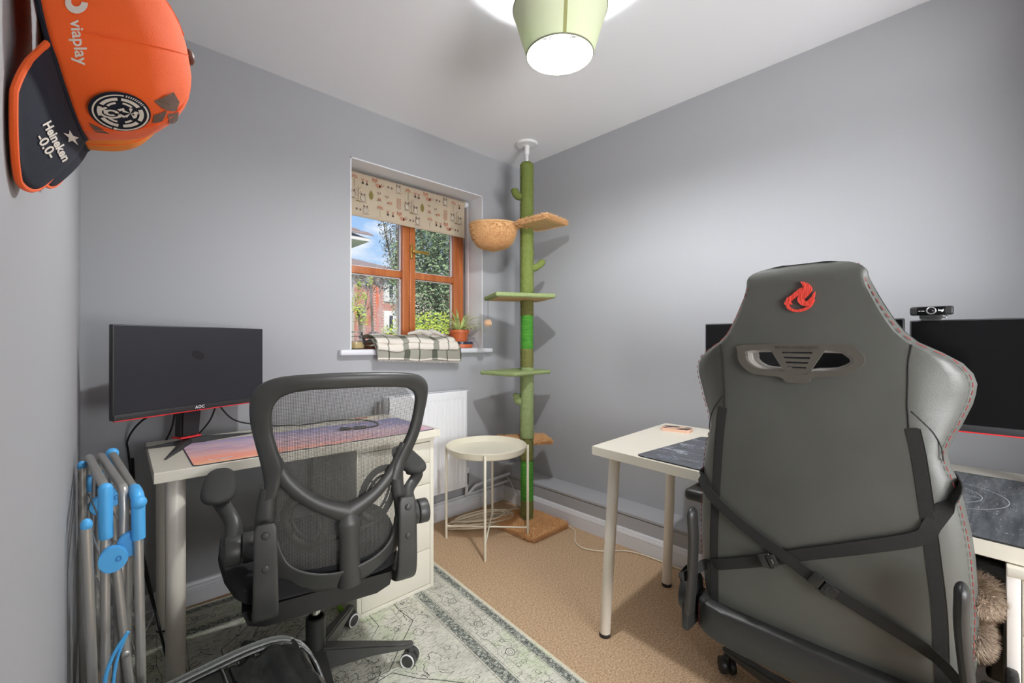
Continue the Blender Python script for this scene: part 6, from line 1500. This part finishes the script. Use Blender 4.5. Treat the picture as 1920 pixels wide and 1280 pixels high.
# ------------------------------------------------------------------ caps on the wall rack
rk = thing('hook_rail', 'dark wooden hook rail on the left wall at the top left corner', 'hook rail', (XL, .66, 1.49))
b = MB(); b.box((XL, .34, 1.470), (XL+.014, 1.02, 1.545), .004); b.build('rail_board', M_woodd, rk, world=True)
for y in (.46, .575, .76, .93):
    b = MB(); b.tube(smooth_curve([(XL+.010, y, 1.50), (XL+.045, y, 1.498), (XL+.075, y, 1.515)], 5), .0075, 12); b.ball((XL+.078, y, 1.518), .011, 14); b.build('peg', M_woodd, rk, world=True)
def cap(C, A_, label, main):
    C = Vector(C); A_ = Vector(A_); Hc = A_.length; a = A_.normalized(); f = Vector((0, -.62, -.78)); f = (f-a*f.dot(a)).normalized(); r = a.cross(f); R_ = .086; BD = Vector((-.15, -.62, -.78)).normalized()
    t = thing('baseball_cap', label, 'cap', C, 0, None)
    def dome(phi, s, off=0): rr = R_*max(0, 1-s**2.6)**(1/2.2)+off; return C+a*(Hc*s+off*s)+(f*cos(phi)*1.06+r*sin(phi)*.96)*rr
    n = 72; secs = []
    ss = [0, .04, .1, .2, .3, .4, .5, .6, .7, .8, .87, .92, .96, .985, 1.0]
    for s_ in ss:
        secs.append([dome(2*pi*k/n, s_)*1 if s_ < 1 else C+a*Hc+(f*cos(2*pi*k/n)+r*sin(2*pi*k/n))*.002 for k in range(n)])
    for i, s_ in enumerate(ss):            # the adjuster gap at the back
        pass
    b = MB(); b.loft(secs, caps=False)
    for v in b.bm.verts: v.co += (v.co-C).normalized()*.0025*noise.noise(v.co*28)
    o = b.build('crown', M_orange if main else M_orange2, t, world=True, ang=70); md = o.modifiers.new('cloth', 'SOLIDIFY'); md.thickness = .0022; md.offset = -1
    b = MB(); b.tube([dome(2*pi*k/n, 0)-a*.001 for k in range(n)], .0022, 6, closed=True); b.build('sweatband', M_capnavy, t, world=True)
    b = MB(); b.ball(C+a*(Hc+.0015), .0075, 16, M=a.to_track_quat('Z', 'Y').to_matrix(), k=(1, 1, .6)); b.build('top_button', M_woodd, t, world=True)
    for k in range(6):
        b = MB(); ph = 2*pi*(k+.5)/6; b.tube([dome(ph, s_, .0006) for s_ in (.02, .15, .3, .45, .6, .72, .82, .9, .95, .985)], .0006, 5); b.build('panel_seam', M_orange, t, world=True)
    # brim
    g = []; g2 = []; m_ = 12
    def brim_pt(u, v):
        ph = radians(27)+radians(49)*u; base = dome(ph, 0)
        L_ = .090*(max(0, 1-u*u))**.42
        p = base+BD*L_*v-a*(.002+.015*v*v*L_/.090)
        p.x = max(p.x, XL+.0045); return p
    for i in range(m_+1): g.append([brim_pt(-1+2*j/40, i/m_) for j in range(41)])
    b = MB(); b.loft(g, closed=False); o = b.build('brim', M_capnavy, t, world=True, ang=80); md = o.modifiers.new('board', 'SOLIDIFY'); md.thickness = .0028; md.offset = 0
    b = MB(); b.tube([brim_pt(-1+2*j/60, 1.0) for j in range(61)], .0023, 8); b.build('brim_edge', M_orange, t, world=True)
    b = MB(); b.tube([dome(radians(180+k*7), .06+.0*k, .001) for k in range(-4, 5)], .006, 8, flat=(a, .3)); b.build('strap', M_capnavy, t, world=True)
    if not main: return t
    def bl_(u0, v0, k, ang):                       # writing on the brim
        def mpp(x, y): c_, s_ = cos(ang), sin(ang); return brim_pt(u0+(x*c_-y*s_)*k/.086, v0+(x*s_+y*c_)*k/.083)+(-f*.35+a*.9).normalized()*.0022
        return mpp
    def on_brim(px, py):
        best = None
        for i in range(-90, 91, 3):
            for j in range(0, 101, 4):
                p = brim_pt(i/100, j/100); d = p.x*.6905+p.y*.7233; X_ = 960+814*(p.x*.7233-p.y*.6905)/d; Y_ = 641-814*(p.z-CAM_H)/d; e_ = (X_-px)**2+(Y_-py)**2
                if best is None or e_ < best[0]: best = (e_, i/100, j/100)
        return best[1:]
    def newton(fn, guess, px, py):
        u, v = guess
        def pj(u, v): p = fn(u, v); d = p.x*.6905+p.y*.7233; return 960+814*(p.x*.7233-p.y*.6905)/d, 641-814*(p.z-CAM_H)/d
        for _ in range(7):
            X0_, Y0_ = pj(u, v); e1 = .004; Xu, Yu = pj(u+e1, v); Xv, Yv = pj(u, v+e1)
            a_, b_, c_, d_ = (Xu-X0_)/e1, (Xv-X0_)/e1, (Yu-Y0_)/e1, (Yv-Y0_)/e1; D_ = a_*d_-b_*c_
            if abs(D_) < 1e-3: break
            rx, ry = px-X0_, py-Y0_; du = (rx*d_-b_*ry)/D_; dv = (a_*ry-c_*rx)/D_; k = min(1, .2/max(abs(du), abs(dv), 1e-9)); u += du*k; v += dv*k
        return u, v
    def brim_m(pc_, ex, ey):
        g0 = on_brim(*pc_)
        def m(x, y):
            u, v = newton(brim_pt, g0, pc_[0]+ex[0]*x+ey[0]*y, pc_[1]+ex[1]*x+ey[1]*y); u = max(-.99, min(.99, u)); v = max(.02, min(.985, v))
            p = brim_pt(u, v); n_ = (brim_pt(u+.01, v)-p).cross(brim_pt(u, v+.01)-p).normalized(); n_ = n_ if n_.dot(Vector((0, 0, CAM_H))-p) > 0 else -n_
            return p+n_*.0021
        return m
    def dome_m(pc_, ex, ey, off=.0012):
        g0 = on_dome(*pc_)
        def m(x, y):
            u, v = newton(lambda a_, s_: dome(a_, max(0, min(.97, s_))), g0, pc_[0]+ex[0]*x+ey[0]*y, pc_[1]+ex[1]*x+ey[1]*y)
            return dome(u, max(0, min(.97, v)), off)
        return m
    def affine(pc_, pr, pu, sz):
        """text frame on the brim from three photo points: centre, one along the line, one above it"""
        c0, c1, c2 = on_brim(*pc_), on_brim(*pr), on_brim(*pu)
        def m(x, y): 
            u = c0[0]+(c1[0]-c0[0])*x+(c2[0]-c0[0])*y; v = c0[1]+(c1[1]-c0[1])*x+(c2[1]-c0[1])*y
            p = brim_pt(max(-.999, min(.999, u)), v); q = brim_pt(max(-.999, min(.999, u+.02)), v)-p; w_ = brim_pt(u*.999, v+.02)-p; nn = q.cross(w_).normalized(); nn = nn if nn.dot(-p+Vector((0, 0, CAM_H))) > 0 else -nn
            return p+nn*.0021
        return m
    fx_ = brim_m((99, 263), (.483*20, .876*20), (.876*20, -.483*20))
    b = text_mesh('Heineken', 1.05, lambda u, v: fx_(u*1.0, v*1.15), bold=.035); b.build('brim_lettering', M_cappr, t, world=True, smooth=False, fix=False)
    fz_ = brim_m((80, 272), (.52*20, .854*20), (.854*20, -.52*20))
    b = text_mesh('-0.0-', 1.35, lambda u, v: fz_(u*.95, v*1.0), bold=.03); b.build('zero_lettering', M_cappr, t, world=True, smooth=False, fix=False)
    fs_ = brim_m((128, 256), (16, 5), (-4, -14))
    b = MB(); st = [(cos(pi/2+2*pi*k/10)*(1 if k % 2 == 0 else .42), sin(pi/2+2*pi*k/10)*(1 if k % 2 == 0 else .42)) for k in range(10)]
    c_ = fs_(0, 0)
    for k in range(10): b.flatpoly([c_, fs_(*st[k]), fs_(*st[(k+1) % 10])])
    b.build('star_print', M_cappr, t, world=True, smooth=False, fix=False)
    def on_dome(px, py):
        best = None
        for i in range(-120, 100, 2):
            for j in range(0, 90, 2):
                p = dome(radians(i), j/100); d = p.x*.6905+p.y*.7233; X_ = 960+814*(p.x*.7233-p.y*.6905)/d; Y_ = 641-814*(p.z-CAM_H)/d; e_ = (X_-px)**2+(Y_-py)**2
                nr = dome(radians(i), j/100, .01)-p
                if nr.dot(Vector((0, 0, CAM_H))-p) < 0: continue
                if best is None or e_ < best[0]: best = (e_, radians(i), j/100)
        return best[1:]
    def dframe(pc_, pr, pu, off=.0012):
        c0, c1, c2 = on_dome(*pc_), on_dome(*pr), on_dome(*pu)
        return lambda x, y: dome(c0[0]+(c1[0]-c0[0])*x+(c2[0]-c0[0])*y, max(0, min(.97, c0[1]+(c1[1]-c0[1])*x+(c2[1]-c0[1])*y)), off)
    fv = dome_m((147, 78), (3, 20), (20, -3))
    b = text_mesh('viaplay', 1.55, lambda u, v: fv(u*1.0, v*1.05), bold=.03, shear=.15); b.build('side_lettering', M_cappr, t, world=True, smooth=False, fix=False)
    fl = dome_m((143, 6), (4, 20), (21, -3)); b = MB()
    for k in range(18):
        a0, a1 = 2*pi*k/18, 2*pi*(k+1)/18
        if 3 < k < 6: continue
        b.flatpoly([fl(cos(a0), sin(a0)), fl(cos(a1), sin(a1)), fl(.45*cos(a1)-.1, .45*sin(a1)), fl(.45*cos(a0)-.1, .45*sin(a0))])
    b.build('round_logo', M_cappr, t, world=True, smooth=False, fix=False)
    # round badge with an abstract pale mane-like emblem
    fp = dome_m((222, 206), (58, 5), (-3, -36), .0016); fq = dome_m((222, 206), (58, 5), (-3, -36), .0030)
    b = MB(); rings = [[fp(r_*cos(2*pi*k/48), r_*sin(2*pi*k/48)) for k in range(48)] for r_ in (1.0, .75, .5, .25, .02)]; b.loft(rings, caps=False); b.build('badge', M_capnavy, t, world=True, fix=True)
    b = MB()
    def fring(r0, r1, a0, a1, n=20, kx=1, ky=1, cx=0, cy=0):
        for k in range(n):
            t0 = radians(a0+(a1-a0)*k/n); t1 = radians(a0+(a1-a0)*(k+1)/n); b.flatpoly([fq(cx+r0*cos(t0)*kx, cy+r0*sin(t0)*ky), fq(cx+r0*cos(t1)*kx, cy+r0*sin(t1)*ky), fq(cx+r1*cos(t1)*kx, cy+r1*sin(t1)*ky), fq(cx+r1*cos(t0)*kx, cy+r1*sin(t0)*ky)])
    fring(.90, .84, 80, 250, 30); fring(.90, .84, -100, 30, 26)
    for k in range(9): fring(.92, .82, 33+5*k, 35.5+5*k, 2)
    for k in range(8): fring(.92, .82, 253+0*k+(k)*.0+k*.0+(-148+5.5*k)*0+k*.9, 254+k*.9, 1)
    for k, (a0, a1) in enumerate(((95, 150), (160, 200), (210, 262), (30, 85), (-30, 20), (-85, -40))): fring(.74, .60, a0, a1, 10); fring(.53, .44, a0+10, a1-6, 8)
    fring(.36, .26, 110, 330, 16, 1.1, .8, -.30, -.05); fring(.20, .10, 0, 300, 12, 1.2, .8, -.28, -.05)
    for k in range(5): a0 = 72*k; fring(.26, .0, a0, a0+26, 3, 1, 1, .32, .0)
    for yy in (-.28, .28): b.flatpoly([fq(-.10, yy*.5), fq(.12, yy*.9), (fq(.14, yy*.55)), fq(.0, yy*.25)])
    b.build('emblem_print', M_cappr, t, world=True, smooth=False, fix=False)
    # printed camouflage patches low on the far panels
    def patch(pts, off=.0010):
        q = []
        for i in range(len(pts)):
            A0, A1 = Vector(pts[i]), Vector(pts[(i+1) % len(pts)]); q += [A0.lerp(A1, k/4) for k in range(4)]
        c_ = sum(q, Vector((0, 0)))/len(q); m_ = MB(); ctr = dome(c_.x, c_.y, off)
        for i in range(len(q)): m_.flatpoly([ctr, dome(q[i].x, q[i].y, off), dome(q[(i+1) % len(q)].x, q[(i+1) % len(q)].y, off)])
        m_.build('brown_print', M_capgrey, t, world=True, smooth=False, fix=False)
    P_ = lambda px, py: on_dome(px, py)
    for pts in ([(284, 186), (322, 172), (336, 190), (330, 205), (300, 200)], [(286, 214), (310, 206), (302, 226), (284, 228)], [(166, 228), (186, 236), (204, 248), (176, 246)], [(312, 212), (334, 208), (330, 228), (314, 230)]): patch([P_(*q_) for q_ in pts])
    return t
cap((-.024, .565, 1.397), (.091, -.012, .016), 'orange cap with navy brim and white lettering hanging nearest on the hook rail', True)
cap((-.022, .770, 1.452), (.086, -.010, .012), 'second orange cap with dark brim hanging behind the lettered one', False)

bpy.context.view_layer.update()
